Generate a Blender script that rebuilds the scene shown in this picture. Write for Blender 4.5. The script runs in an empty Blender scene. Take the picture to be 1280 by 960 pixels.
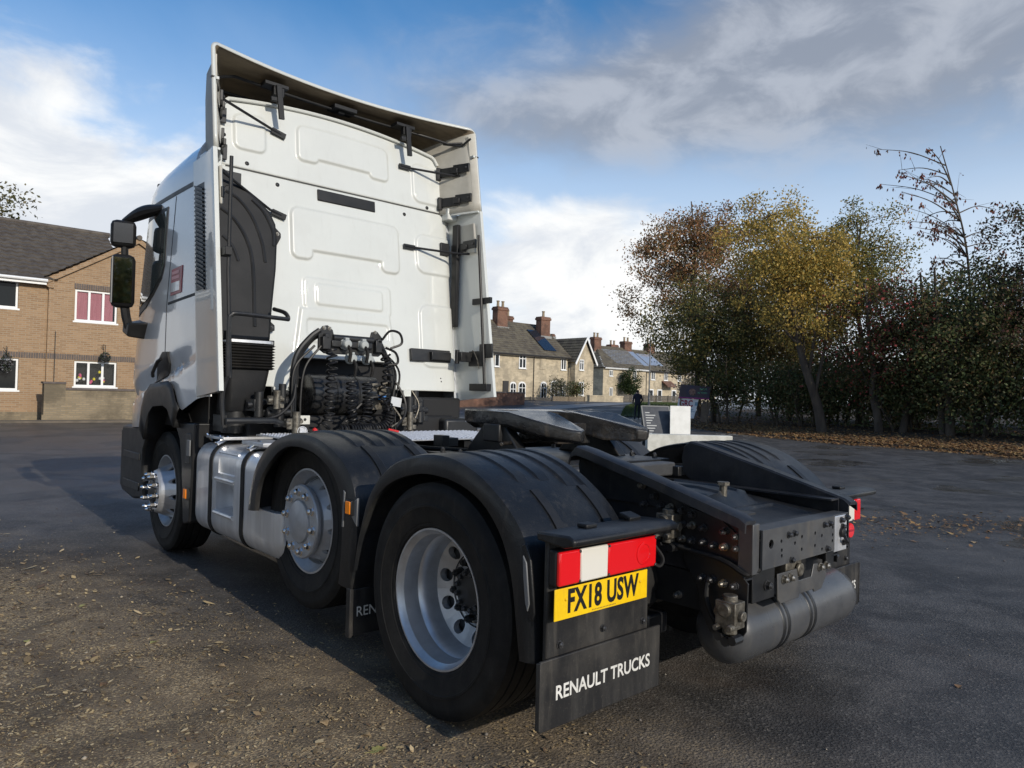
import bpy, bmesh, math, random
import numpy as np
from mathutils import Vector, Matrix

S = bpy.context.scene
COL = S.collection
rng = np.random.default_rng(7)
random.seed(7)

# ---------------------------------------------------------------- camera
cd = bpy.data.cameras.new('camera'); cam = bpy.data.objects.new('camera', cd); COL.objects.link(cam)
cd.sensor_fit = 'HORIZONTAL'; cd.sensor_width = 36; cd.lens = 25.48
cd.clip_start = 0.05; cd.clip_end = 3000
Mc = Matrix(((0.74276, -0.02925, -0.66892, -3.074), (-0.66906, 0.00614, -0.74319, -2.527),
             (0.02585, 0.99955, -0.01501, 1.383), (0, 0, 0, 1)))
cam.matrix_world = Mc
S.camera = cam

# ---------------------------------------------------------------- view
S.view_settings.view_transform = 'Standard'; S.view_settings.look = 'None'
S.view_settings.gamma = 1; S.view_settings.use_curve_mapping = False
S.view_settings.exposure = 0.18

# ---------------------------------------------------------------- sun
SUN_AZ, SUN_EL = math.radians(182.5), math.radians(22)      # azimuth clockwise from +Y
sd = bpy.data.lights.new('sun', 'SUN'); sun = bpy.data.objects.new('sun', sd); COL.objects.link(sun)
sd.energy = 2.85; sd.angle = math.radians(0.5); sd.color = (1.0, 0.92, 0.80)
to_sun = Vector((math.sin(SUN_AZ)*math.cos(SUN_EL), math.cos(SUN_AZ)*math.cos(SUN_EL), math.sin(SUN_EL)))
sun.rotation_euler = to_sun.to_track_quat('Z', 'Y').to_euler()
sun.location = to_sun*60

# ---------------------------------------------------------------- node helpers
class N:
    """wraps a socket so shader maths can be written as expressions"""
    def __init__(s, nt, sock): s.nt = nt; s.k = sock
    def m(s, op, *o):
        n = s.nt.nodes.new('ShaderNodeMath'); n.operation = op
        for i, v in enumerate((s,)+o):
            if isinstance(v, N): s.nt.links.new(v.k, n.inputs[i])
            else: n.inputs[i].default_value = v
        return N(s.nt, n.outputs[0])
    def __add__(s, o): return s.m('ADD', o)
    def __sub__(s, o): return s.m('SUBTRACT', o)
    def __mul__(s, o): return s.m('MULTIPLY', o)
    def __truediv__(s, o): return s.m('DIVIDE', o)
    __radd__ = __add__; __rmul__ = __mul__
    def exp(s): return s.m('EXPONENT')
    def clamp(s): return s.m('MAXIMUM', 0.0).m('MINIMUM', 1.0)
    def step(s, a, b):
        n = s.nt.nodes.new('ShaderNodeMapRange'); n.interpolation_type = 'SMOOTHSTEP'
        s.nt.links.new(s.k, n.inputs[0]); n.inputs[1].default_value = a; n.inputs[2].default_value = b
        return N(s.nt, n.outputs[0])
def noise(nt, vec, scale, detail=4, rough=.55, dist=0.0):
    n = nt.nodes.new('ShaderNodeTexNoise'); n.inputs['Scale'].default_value = scale
    n.inputs['Detail'].default_value = detail; n.inputs['Roughness'].default_value = rough
    n.inputs['Distortion'].default_value = dist
    if vec is not None: nt.links.new(vec, n.inputs['Vector'])
    return N(nt, n.outputs['Fac'])
def mixc(nt, f, a, b):
    n = nt.nodes.new('ShaderNodeMix'); n.data_type = 'RGBA'
    for i, v in ((0, f), (6, a), (7, b)):
        if isinstance(v, N): nt.links.new(v.k, n.inputs[i])
        elif isinstance(v, (int, float)): n.inputs[i].default_value = v
        elif isinstance(v, tuple): n.inputs[i].default_value = (*v[:3], 1)
        else: nt.links.new(v, n.inputs[i])
    return n.outputs[2]

# ---------------------------------------------------------------- sky
W = bpy.data.worlds.new('World'); S.world = W; W.use_nodes = True
nt = W.node_tree; bg = nt.nodes['Background']
sky = nt.nodes.new('ShaderNodeTexSky'); sky.sky_type = 'NISHITA'; sky.sun_disc = False
sky.sun_elevation = SUN_EL; sky.sun_rotation = SUN_AZ
sky.air_density = 1.0; sky.dust_density = 0.6; sky.ozone_density = 2.5
tc = nt.nodes.new('ShaderNodeTexCoord'); dvec = tc.outputs['Generated']
sep = nt.nodes.new('ShaderNodeSeparateXYZ'); nt.links.new(dvec, sep.inputs[0])
dx, dy, dz = (N(nt, sep.outputs[i]) for i in range(3))
az = dx.m('ARCTAN2', dy) - 0.733             # bearing measured from the road's heading
el = dz.m('ARCSINE')
mp = nt.nodes.new('ShaderNodeMapping'); mp.inputs['Scale'].default_value = (1, 1, 1.9)
nt.links.new(dvec, mp.inputs[0]); cv = mp.outputs[0]
def blob(a0, e0, sa, se):
    u = (az-a0)/sa; v = (el-e0)/se
    return ((u*u+v*v)*-1.0).exp()
n1 = noise(nt, cv, 2.6, 10, .54, .35); n2 = noise(nt, cv, 8.0, 8, .58, .4); n3 = noise(nt, cv, 1.5, 8, .52, .5)
hs = nt.nodes.new('ShaderNodeHueSaturation'); hs.inputs['Saturation'].default_value = 1.32; hs.inputs['Value'].default_value = .95
nt.links.new(sky.outputs[0], hs.inputs['Color'])
# thin milky veil towards the horizon
veil = (el.step(.52, .08)*.84 + n3.step(.48, .75)*.10).clamp()
c0 = mixc(nt, veil, hs.outputs[0], (4.9, 5.5, 6.3))
# heaped white cloud
cover = n1*.70 + n2*.32 + blob(-.66, .16, .27, .17)*.46 + blob(.10, .17, .22, .13)*.34 + blob(.60, .53, .22, .05)*.20 + blob(-.30, .50, .36, .15)*-.24 + blob(.30, .27, .30, .05)*-.05 + el.step(.22, .02)*.10
wc = cover.step(.56, .74)
sh = noise(nt, cv, 6.0, 7, .6, .5).step(.62, .36)*.6 + blob(-.60, .06, .35, .06)*.5
c1 = mixc(nt, wc*.95, c0, mixc(nt, sh.clamp(), (6.6, 6.6, 6.5), (3.5, 3.9, 4.6)))
# soft grey bank high on the right
gb = (blob(.42, .42, .50, .14)*.95 + blob(.02, .36, .26, .06)*.45 + (n1-.5)*.75 + (n2-.5)*.55).step(.18, .80)
c2 = mixc(nt, gb*.88, c1, mixc(nt, n2.step(.40, .62), (2.0, 2.2, 2.6), (3.1, 3.3, 3.7)))
nt.links.new(c2, bg.inputs['Color'])
bg.inputs['Strength'].default_value = 0.14

# ---------------------------------------------------------------- materials
def mat(name, c1, rough=.5, metal=0.0, c2=None, nscale=6, bump=0.0, bscale=40, spec=.5, coat=0.0, rvar=0.0,
        stretch=None, emit=None, trans=0.0, lo=.35, hi=.65, dirt=None):
    m = bpy.data.materials.new(name); m.use_nodes = True; t = m.node_tree; b = t.nodes['Principled BSDF']
    b.inputs['Base Color'].default_value = (*c1, 1); b.inputs['Roughness'].default_value = rough
    b.inputs['Metallic'].default_value = metal; b.inputs['Specular IOR Level'].default_value = spec
    b.inputs['Coat Weight'].default_value = coat; b.inputs['Coat Roughness'].default_value = .04
    b.inputs['Transmission Weight'].default_value = trans
    vec = None
    if c2 or bump or rvar or dirt:
        g = t.nodes.new('ShaderNodeNewGeometry'); vec = g.outputs['Position']
        if stretch:
            q = t.nodes.new('ShaderNodeMapping'); q.inputs['Scale'].default_value = stretch
            t.links.new(vec, q.inputs[0]); vec = q.outputs[0]
    if c2:
        f = noise(t, vec, nscale, 6, .62).step(lo, hi)
        cc_ = mixc(t, f, c1, c2); t.links.new(cc_, b.inputs['Base Color'])
        if dirt:        # dried road film: blotches, vertical runs and fine spatter
            g2 = t.nodes.new('ShaderNodeNewGeometry'); p2 = g2.outputs['Position']; q2 = t.nodes.new('ShaderNodeMapping'); q2.inputs['Scale'].default_value = (1, 1, .14)
            t.links.new(p2, q2.inputs[0])
            d2 = (noise(t, p2, 3.2, 6, .65).step(.45, .72)*.6 + noise(t, q2.outputs[0], 26, 4, .6).step(.54, .74)*.55 + noise(t, p2, 150, 2, .5).step(.62, .72)*.5)*dirt[1]
            t.links.new(mixc(t, d2.clamp(), cc_, dirt[0]), b.inputs['Base Color'])
    if rvar:
        f = noise(t, vec, nscale*1.7, 5, .6)
        t.links.new(((f-.5)*2*rvar+rough).clamp().k, b.inputs['Roughness'])
    if bump:
        bp = t.nodes.new('ShaderNodeBump'); bp.inputs['Strength'].default_value = min(1, bump)
        bp.inputs['Distance'].default_value = .01
        t.links.new(noise(t, vec, bscale, 3, .6).k, bp.inputs['Height']); t.links.new(bp.outputs[0], b.inputs['Normal'])
    if emit:
        b.inputs['Emission Color'].default_value = (*emit[:3], 1); b.inputs['Emission Strength'].default_value = emit[3]
    return m
def island_mat(name, cols, rough=.6, spec=.25, trans=0.0):
    """every separate leaf or chip takes its own colour from the list"""
    m = bpy.data.materials.new(name); m.use_nodes = True; t = m.node_tree; b = t.nodes['Principled BSDF']
    g = t.nodes.new('ShaderNodeNewGeometry'); r = t.nodes.new('ShaderNodeValToRGB')
    t.links.new(g.outputs['Random Per Island'], r.inputs[0]); e = r.color_ramp.elements
    r.color_ramp.interpolation = 'CONSTANT'
    for i, c in enumerate(cols):
        k = e[i] if i < 2 else e.new(i/len(cols))
        k.position = i/len(cols); k.color = (*c, 1)
    t.links.new(r.outputs[0], b.inputs['Base Color'])
    b.inputs['Roughness'].default_value = rough; b.inputs['Specular IOR Level'].default_value = spec
    if trans:
        tr = t.nodes.new('ShaderNodeBsdfTranslucent'); t.links.new(r.outputs[0], tr.inputs[0])
        mx = t.nodes.new('ShaderNodeMixShader'); mx.inputs[0].default_value = trans
        t.links.new(b.outputs[0], mx.inputs[1]); t.links.new(tr.outputs[0], mx.inputs[2])
        t.links.new(mx.outputs[0], t.nodes['Material Output'].inputs[0])
    return m

# ---------------------------------------------------------------- mesh helpers
class MB:
    def __init__(s): s.v = []; s.f = []; s.mi = []
    def add(s, vs, fs, mi=0):
        o = len(s.v); s.v += [tuple(map(float, p)) for p in vs]; s.f += [tuple(i+o for i in f) for f in fs]; s.mi += [mi]*len(fs); return s
    def box(s, c, d, R=None, mi=0):
        c = Vector(c); hx, hy, hz = (a/2 for a in d)
        P = [Vector((x, y, z)) for x in (-hx, hx) for y in (-hy, hy) for z in (-hz, hz)]
        if R is not None: P = [R @ p for p in P]
        return s.add([p+c for p in P], [(0, 1, 3, 2), (4, 6, 7, 5), (0, 4, 5, 1), (2, 3, 7, 6), (0, 2, 6, 4), (1, 5, 7, 3)], mi)
    def bx(s, x0, x1, y0, y1, z0, z1, mi=0):
        return s.box(((x0+x1)/2, (y0+y1)/2, (z0+z1)/2), (abs(x1-x0), abs(y1-y0), abs(z1-z0)), None, mi)
    def loft(s, rings, close=True, caps=True, mi=0, loop=False):
        n = len(rings[0]); vs = [p for r in rings for p in r]; fs = []
        K = len(rings)
        for i in range(K if loop else K-1):
            a = i*n; b = ((i+1) % K)*n
            for j in range(n if close else n-1):
                k = (j+1) % n; fs.append((a+j, a+k, b+k, b+j))
        if caps and close and not loop: fs += [tuple(range(n))[::-1], tuple(range((K-1)*n, K*n))]
        return s.add(vs, fs, mi)
    def cyl(s, p0, p1, r0, r1=None, n=12, caps=True, mi=0):
        p0 = Vector(p0); p1 = Vector(p1); r1 = r0 if r1 is None else r1
        d = (p1-p0).normalized(); a = d.orthogonal().normalized(); b = d.cross(a)
        R = [[p+(a*math.cos(t)+b*math.sin(t))*r for t in (2*math.pi*i/n for i in range(n))] for p, r in ((p0, r0), (p1, r1))]
        return s.loft(R, True, caps, mi)
    def tube(s, path, r, n=8, caps=True, mi=0):
        P = [Vector(p) for p in path]; rr = r if isinstance(r, (list, tuple)) else [r]*len(P)
        t0 = (P[1]-P[0]).normalized(); a = t0.orthogonal().normalized(); rings = []
        for i, p in enumerate(P):
            t = ((P[min(i+1, len(P)-1)]-P[max(i-1, 0)])).normalized()
            a = (a-t*a.dot(t)).normalized(); b = t.cross(a)
            rings.append([p+(a*math.cos(q)+b*math.sin(q))*rr[i] for q in (2*math.pi*j/n for j in range(n))])
        return s.loft(rings, True, caps, mi)
    def lathe(s, prof, o, ax, n=32, mi=0, closed=False):
        """prof: (radius, distance along axis)"""
        o = Vector(o); d = Vector(ax).normalized(); a = d.orthogonal().normalized(); b = d.cross(a)
        rings = [[o+d*h+(a*math.cos(q)+b*math.sin(q))*r for r, h in prof] for q in (2*math.pi*j/n for j in range(n))]
        m = len(prof); vs = [p for r in rings for p in r]; fs = []
        for j in range(n):
            k = (j+1) % n
            for i in range(m if closed else m-1):
                i2 = (i+1) % m; fs.append((j*m+i, k*m+i, k*m+i2, j*m+i2))
        return s.add(vs, fs, mi)
    def prism(s, poly, fn, d0, d1, mi=0):
        """poly in 2D, fn(u,v,d) -> point"""
        n = len(poly); vs = [fn(u, v, d0) for u, v in poly]+[fn(u, v, d1) for u, v in poly]
        fs = [tuple(range(n)), tuple(range(2*n-1, n-1, -1))]+[(i, i+n, (i+1) % n+n, (i+1) % n) for i in range(n)]
        return s.add(vs, fs, mi)
    def mirror(s):
        o = MB(); o.v = [(-x, y, z) for x, y, z in s.v]; o.f = [f[::-1] for f in s.f]; o.mi = list(s.mi); return o
    def mesh(s, name, mats, angle=35, fix=True):
        me = bpy.data.meshes.new(name); me.from_pydata(s.v, [], s.f)
        for m in (mats if isinstance(mats, (list, tuple)) else [mats]): me.materials.append(m)
        if any(s.mi): me.polygons.foreach_set('material_index', s.mi)
        if fix:
            b = bmesh.new(); b.from_mesh(me); bmesh.ops.recalc_face_normals(b, faces=b.faces); b.to_mesh(me); b.free()
        if angle:
            me.shade_smooth(); me.set_sharp_from_angle(angle=math.radians(angle))
        me.update(); return me
def link(name, me, parent=None, bevel=0, seg=2):
    o = bpy.data.objects.new(name, me); COL.objects.link(o)
    if parent is not None: o.parent = parent
    if bevel:
        b = o.modifiers.new('bevel', 'BEVEL'); b.width = bevel; b.segments = seg; b.limit_method = 'ANGLE'; b.angle_limit = math.radians(40)
    return o
def obj(name, mb, mats, parent=None, bevel=0, angle=35, fix=True):
    return link(name, mb.mesh(name, mats, angle, fix), parent, bevel)
def tag(o, label=None, cat=None, group=None, kind=None):
    if label: o['label'] = label
    if cat: o['category'] = cat
    if group: o['group'] = group
    if kind: o['kind'] = kind
    return o
def empty(name, loc, label=None, cat=None, group=None):
    o = bpy.data.objects.new(name, None); COL.objects.link(o); o.location = loc; o.empty_display_size = .2
    return tag(o, label, cat, group)
def cut(o, cutters):
    """carve the cutter boxes / cylinders out of o for good"""
    tmp = []
    for i, c in enumerate(cutters):
        k = bpy.data.objects.new('cutter', c.mesh('cutter', [], 0)); COL.objects.link(k); tmp.append(k)
        m = o.modifiers.new('cut', 'BOOLEAN'); m.operation = 'DIFFERENCE'; m.object = k; m.solver = 'EXACT'
    bpy.context.view_layer.update()
    dg = bpy.context.evaluated_depsgraph_get()
    me = bpy.data.meshes.new_from_object(o.evaluated_get(dg))
    o.modifiers.clear(); o.data = me
    for k in tmp:
        d = k.data; bpy.data.objects.remove(k); bpy.data.meshes.remove(d)
    me.shade_smooth(); me.set_sharp_from_angle(angle=math.radians(35))
def text_obj(name, s, size, M, m, parent, sx=.8, depth=.001, width=None, offset=0.0, space=1.0):
    """flat lettering as a thin mesh; M maps text plane (x right, y up) into the scene"""
    c = bpy.data.curves.new(name, 'FONT'); c.body = s; c.size = size; c.extrude = depth; c.offset = offset
    c.align_x = 'CENTER'; c.align_y = 'CENTER'; c.resolution_u = 4; c.space_character = space
    t = bpy.data.objects.new('tmp', c); COL.objects.link(t); bpy.context.view_layer.update()
    me = bpy.data.meshes.new_from_object(t.evaluated_get(bpy.context.evaluated_depsgraph_get()))
    bpy.data.objects.remove(t)
    xs = [v.co.x for v in me.vertices]; w = max(xs)-min(xs)
    k = (width/w) if width else sx
    cx = (max(xs)+min(xs))/2
    me.transform(M @ Matrix.Translation((-cx*k, 0, 0)) @ Matrix.Diagonal((k, 1, 1, 1)))
    me.materials.clear(); me.materials.append(m); me.name = name
    return link(name, me, parent)
def lerp(a, b, t): return a+(b-a)*t
def interp(x, xs, ys): return float(np.interp(x, xs, ys))
# ================================================================ ground
def ground_h(x, y):
    d = np.hypot(np.asarray(x)*.75, np.asarray(y)*.66)
    t = np.clip((d-23)/19, 0, 1); t = t*t*(3-2*t)
    side = np.clip((np.asarray(x)-8)/16, 0, 1)          # only the lane to the cottages climbs
    return .95*t*side

def asphalt():
    m = bpy.data.materials.new('asphalt'); m.use_nodes = True; t = m.node_tree; b = t.nodes['Principled BSDF']
    g = t.nodes.new('ShaderNodeNewGeometry'); P = g.outputs['Position']
    sp = t.nodes.new('ShaderNodeSeparateXYZ'); t.links.new(P, sp.inputs[0])
    x, y = N(t, sp.outputs[0]), N(t, sp.outputs[1])
    big = noise(t, P, .35, 5, .6, .4); mid = noise(t, P, 2.2, 6, .6, .3); fine = noise(t, P, 95, 2, .6); grit = noise(t, P, 230, 2, .5)
    vo = t.nodes.new('ShaderNodeTexVoronoi'); vo.inputs['Scale'].default_value = 85; t.links.new(P, vo.inputs['Vector'])
    vc = t.nodes.new('ShaderNodeSeparateColor'); t.links.new(vo.outputs['Color'], vc.inputs[0]); chip = N(t, vc.outputs[0])
    c = mixc(t, mid.step(.35, .68), (.050, .047, .044), (.104, .096, .088))
    c = mixc(t, chip.step(.70, 1.0)*.45, c, (.22, .20, .175))
    # brown leaf mould and sandy grit worked into the surface along the nearside
    left = ((x*-1.0) - (y*.22) + (big-.5)*2.4).step(.3, 1.9)
    left = left*((y*-1.0)+6.0+(mid-.5)*3.5).step(-.6, 1.6)
    soil = left*(mid*.6+big*.5).step(.30, .62)
    c = mixc(t, soil*.85, c, (.245, .18, .11))
    c = mixc(t, left*(noise(t, P, 38, 4, .65).step(.56, .66))*.65, c, (.36, .27, .16))
    vo2 = t.nodes.new('ShaderNodeTexVoronoi'); vo2.inputs['Scale'].default_value = 130; t.links.new(P, vo2.inputs['Vector'])
    vs2 = t.nodes.new('ShaderNodeSeparateColor'); t.links.new(vo2.outputs['Color'], vs2.inputs[0])
    c = mixc(t, left*N(t, vs2.outputs[1]).step(.62, .80)*(noise(t, P, 4.5, 4, .6).step(.35, .62))*.9, c, (.56, .42, .24))
    rust = (noise(t, P, .9, 4, .6).step(.52, .7))*((x*-1.0)+3.0).step(0, 2)
    c = mixc(t, rust*.35, c, (.07, .045, .028))
    # darker damp and oily patches, with ragged edges
    c = mixc(t, (noise(t, P, .8, 6, .62, .8).step(.54, .64))*.45, c, (.026, .024, .023))
    c = mixc(t, (noise(t, P, .33, 5, .6, .3).step(.50, .66))*((x-.5).step(0, 3))*.30, c, (.125, .12, .115))
    t.links.new(c, b.inputs['Base Color'])
    # damp film: patchy, strongest on the forecourt ahead of the lorry and in the dips on the right
    wet = (noise(t, P, .45, 4, .55, .5).step(.44, .62))*.8
    wet = (wet + ((y-5.5+(big-.5)*5).step(0, 3.0))*((x*-1.0)+9.0).step(0, 4)*.65).clamp()
    pud = ((noise(t, P, .5, 3, .5, .2)).step(.56, .60))*((x-3.2).step(0, 1.5))
    r = (mid*.25+.55) - wet*.24 - pud*.30 + left*.25
    t.links.new(r.clamp().k, b.inputs['Roughness'])
    b.inputs['Specular IOR Level'].default_value = .30
    bp = t.nodes.new('ShaderNodeBump'); bp.inputs['Distance'].default_value = .006
    st = ((pud*-.85)+.95)*((wet*-.35)+1.0); t.links.new(st.k, bp.inputs['Strength'])
    h = fine*.7+grit*.25+N(t, vo.outputs['Distance'])*.6+mid*.6
    t.links.new(h.k, bp.inputs['Height']); t.links.new(bp.outputs[0], b.inputs['Normal'])
    return m
ASPH = asphalt()
xs = np.unique(np.concatenate([np.linspace(-600, -40, 8), np.linspace(-40, 140, 61), np.linspace(140, 900, 9)]))
ys = np.unique(np.concatenate([np.linspace(-600, -40, 8), np.linspace(-40, 120, 55), np.linspace(120, 900, 9)]))
g = MB(); nx, ny = len(xs), len(ys)
g.add([(x, y, ground_h(x, y)) for x in xs for y in ys], [(i*ny+j, (i+1)*ny+j, (i+1)*ny+j+1, i*ny+j+1) for i in range(nx-1) for j in range(ny-1)])
tag(obj('ground', g, ASPH), kind='structure')

def scatter_quads(P, L, Wd, rz, tilt, lift, curl=0.0):
    """thin little leaves / chips: P (n,3), lengths, widths, heading; returns verts, faces arrays"""
    n = len(P); c, s = np.cos(rz), np.sin(rz)
    u = np.stack([c, s, tilt], -1); w = np.stack([-s, c, -tilt*.6], -1)
    a = P+u*L[:, None]; b = P+w*Wd[:, None]; e = P-u*L[:, None]; d = P-w*Wd[:, None]
    for q in (a, b, e, d): q[:, 2] += lift
    if curl: a[:, 2] += L*curl; e[:, 2] += L*curl
    V = np.stack([a, b, e, d], 1).reshape(-1, 3); F = np.arange(4*n).reshape(n, 4)
    return V, F
def fast_mesh(name, V, F, m):
    me = bpy.data.meshes.new(name); nv, nf, k = len(V), len(F), F.shape[1]
    me.vertices.add(nv); me.vertices.foreach_set('co', V.astype(np.float32).ravel())
    me.loops.add(nf*k); me.loops.foreach_set('vertex_index', F.astype(np.int32).ravel())
    me.polygons.add(nf); me.polygons.foreach_set('loop_start', np.arange(0, nf*k, k, dtype=np.int32))
    me.polygons.foreach_set('loop_total', np.full(nf, k, dtype=np.int32))
    me.materials.append(m); me.update(calc_edges=True); me.validate(); return me

# chips of bark, crushed leaves and grit on the nearside, thick to thin
CHIP = island_mat('leaf_chips', [(.42, .30, .15), (.56, .42, .22), (.24, .17, .09), (.62, .48, .28), (.15, .10, .065), (.48, .36, .19), (.32, .23, .13), (.10, .075, .05)], .75)
for nm, n, g0, g1, ar, pw in (('bark_chips', 900000, 1.7, .0021, .0018, 1.5), ('crushed_leaves', 34000, 2.0, .0038, .004, 1.0)):
    X = rng.uniform(-8, -.7, n); Y = rng.uniform(-2.3, 8.5, n); dist = np.hypot(X+3.07, Y+2.53)
    dens = np.clip((-X-Y*.20-.55)/1.5, 0, 1)*np.clip((6.0-Y+.8*np.sin(X*1.3))/2.6, 0, 1)
    clump = .5+.5*np.sin(X*2.1+1.7*np.sin(Y*1.3))*np.sin(Y*1.7+1.1*np.sin(X*2.3))
    clump = .22+.78*clump*(.6+.4*np.sin(X*5.1+Y*3.7+2*np.sin(Y*4.1)))
    keep = rng.random(n) < dens*clump*np.clip((2.9/dist)**pw, .05, 1)
    X, Y, dist = X[keep], Y[keep], dist[keep]; n = len(X)
    L = (rng.gamma(g0, g1, n)+ar)*np.clip(dist/3.4, 1, 1.9); rz = rng.uniform(0, 6.28, n); tl = rng.uniform(-.3, .3, n); asp = rng.uniform(.25, .75, n)
    k5 = np.array([(1, .1), (.35, .9), (-.6, .75), (-1, -.2), (.1, -1)])[None]*rng.uniform(.6, 1.15, (n, 5, 1))
    lx = k5[:, :, 0]*L[:, None]; ly = k5[:, :, 1]*(L*asp)[:, None]; c, s_ = np.cos(rz)[:, None], np.sin(rz)[:, None]
    V = np.stack([X[:, None]+lx*c-ly*s_, Y[:, None]+lx*s_+ly*c, .003+(L*.3)[:, None]+lx*tl[:, None]], -1)
    tag(link(nm, fast_mesh(nm, V.reshape(-1, 3), np.arange(5*n).reshape(n, 5), CHIP)), kind='stuff')
# little stones
n = 5200
X = rng.uniform(-8, 6, n); Y = rng.uniform(-2.6, 8, n); d = np.clip((-X-Y*.22+.2)/1.6, .10, 1)
k = rng.random(n) < d; X, Y = X[k], Y[k]; n = len(X)
ico = np.array([(1, 0, 0), (-1, 0, 0), (0, 1, 0), (0, -1, 0), (0, 0, 1), (0, 0, -1)], float); fi = np.array([(0, 2, 4), (2, 1, 4), (1, 3, 4), (3, 0, 4), (2, 0, 5), (1, 2, 5), (3, 1, 5), (0, 3, 5)])
R = rng.gamma(2.0, .0017, n)+.0015
V = (ico[None]*rng.uniform(.6, 1.2, (n, 6, 1))*R[:, None, None])*np.array([1.2, 1, .7]); V[:, :, 0] += X[:, None]; V[:, :, 1] += Y[:, None]; V[:, :, 2] += R[:, None]*.4+.002
F = (fi[None]+6*np.arange(n)[:, None, None]).reshape(-1, 3)
tag(link('gravel', fast_mesh('gravel', V.reshape(-1, 3), F, island_mat('gravel', [(.30, .27, .22), (.18, .16, .14), (.36, .31, .24), (.10, .09, .085), (.24, .2, .15)], .8))), kind='stuff')

# verge of earth under the trees, a low bank with fallen leaves
vp = [(17.5, -14), (19.3, .2), (21.0, 2.9), (21.8, 5.6), (22.0, 8.2), (23.4, 11.6), (25.2, 14.4), (27.0, 17.6), (30.5, 21.5), (34, 26)]
vv = []
for i, (x, y) in enumerate(vp):
    z0 = float(ground_h(x, y))
    row = [(x, y, z0-.02), (x+.15, y-.05, z0+.07), (x+1.6, y-.9, z0+.16), (x+5, y-2.4, z0+.42), (x+14, y-6, z0+.7), (x+40, y-14, z0+.8)]
    vv.append(row)
vb = MB(); vb.loft(vv, False, False)
EARTH = mat('leaf_mould', (.030, .022, .015), .9, c2=(.075, .05, .03), nscale=3.5, bump=.8, bscale=30)
tag(obj('verge', vb, EARTH, angle=60), kind='structure')
def verge_pt(s, t):
    i = min(int(s), len(vp)-2); a = s-i
    k = [0, .15, 1.6, 5, 14]; q = np.interp(t, k, range(5)); j = min(int(q), 3); b = q-j
    p = lambda r: Vector(vv[r][j])*(1-b)+Vector(vv[r][j+1])*b
    return p(i)*(1-a)+p(i+1)*a
P = []
while len(P) < 21000:
    s = random.uniform(0, len(vp)-1.01); t = min(random.gammavariate(1.6, 1.1), 9)-.45
    if t > 0: p = verge_pt(s, t); P.append((p.x, p.y, p.z+.015))
    else: p = verge_pt(s, 0); P.append((p.x+t*2.2, p.y, p.z+.035))
P = np.array(P); n = len(P); L = rng.uniform(.025, .062, n)
V, F = scatter_quads(P, L, L*rng.uniform(.5, .9, n), rng.uniform(0, 6.28, n), rng.uniform(-.5, .5, n), L*.2, .25)
LITTER = island_mat('leaf_litter', [(.26, .13, .05), (.34, .20, .08), (.17, .085, .035), (.40, .26, .11), (.11, .06, .03), (.30, .17, .08), (.20, .12, .06)], .7)
tag(link('fallen_leaves', fast_mesh('fallen_leaves', V, F, LITTER)), kind='stuff')
# drift of debris on the tarmac at the right
n = 900; X = rng.normal(6.2, .9, n); Y = rng.normal(.4, .5, n)-(X-6.2)*.45; L = rng.gamma(2, .006, n)+.004
V, F = scatter_quads(np.stack([X, Y, np.full(n, .004)], -1), L, L*rng.uniform(.4, .9, n), rng.uniform(0, 6.28, n), rng.uniform(-.4, .4, n), L*.35, .2)
tag(link('leaf_debris', fast_mesh('leaf_debris', V, F, LITTER)), kind='stuff')

# single leaves that can be picked out on the tarmac near the lorry
LEAFM = {'yellow': mat('yellow_leaf', (.42, .36, .12), .6, c2=(.30, .30, .10), nscale=60), 'brown': mat('brown_leaf', (.30, .17, .08), .7, c2=(.20, .11, .05), nscale=60),
         'tan': mat('tan_leaf', (.46, .33, .18), .7, c2=(.33, .22, .11), nscale=60)}
def leaf_mesh(kind, seed):
    r = random.Random(seed); out = []; mid = []
    nn = 9
    for i in range(nn+1):
        t = i/nn; w = .34*math.sin(math.pi*min(1, t*1.02)**.8)*(1+.22*math.sin(i*2.4+seed)); out.append((t-.5, w))
    m = MB()
    top = [(u, w, .10*abs(w)+.05*math.sin(u*5+seed)+.02) for u, w in out]; low = [(u, -w*(.8+.3*r.random()), .16*abs(w)+.05*math.sin(u*5+seed)+.02) for u, w in out]
    ctr = [(u, 0, .03+.05*math.sin(u*5+seed)) for u, w in out]
    m.loft([top, ctr, low], False, False)
    m.tube([(-.5, 0, .03), (-.66, .04, .02), (-.8, .05, .03)], .012, 5)
    return m.mesh('fallen_leaf', LEAFM[kind], 60, False)
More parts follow.
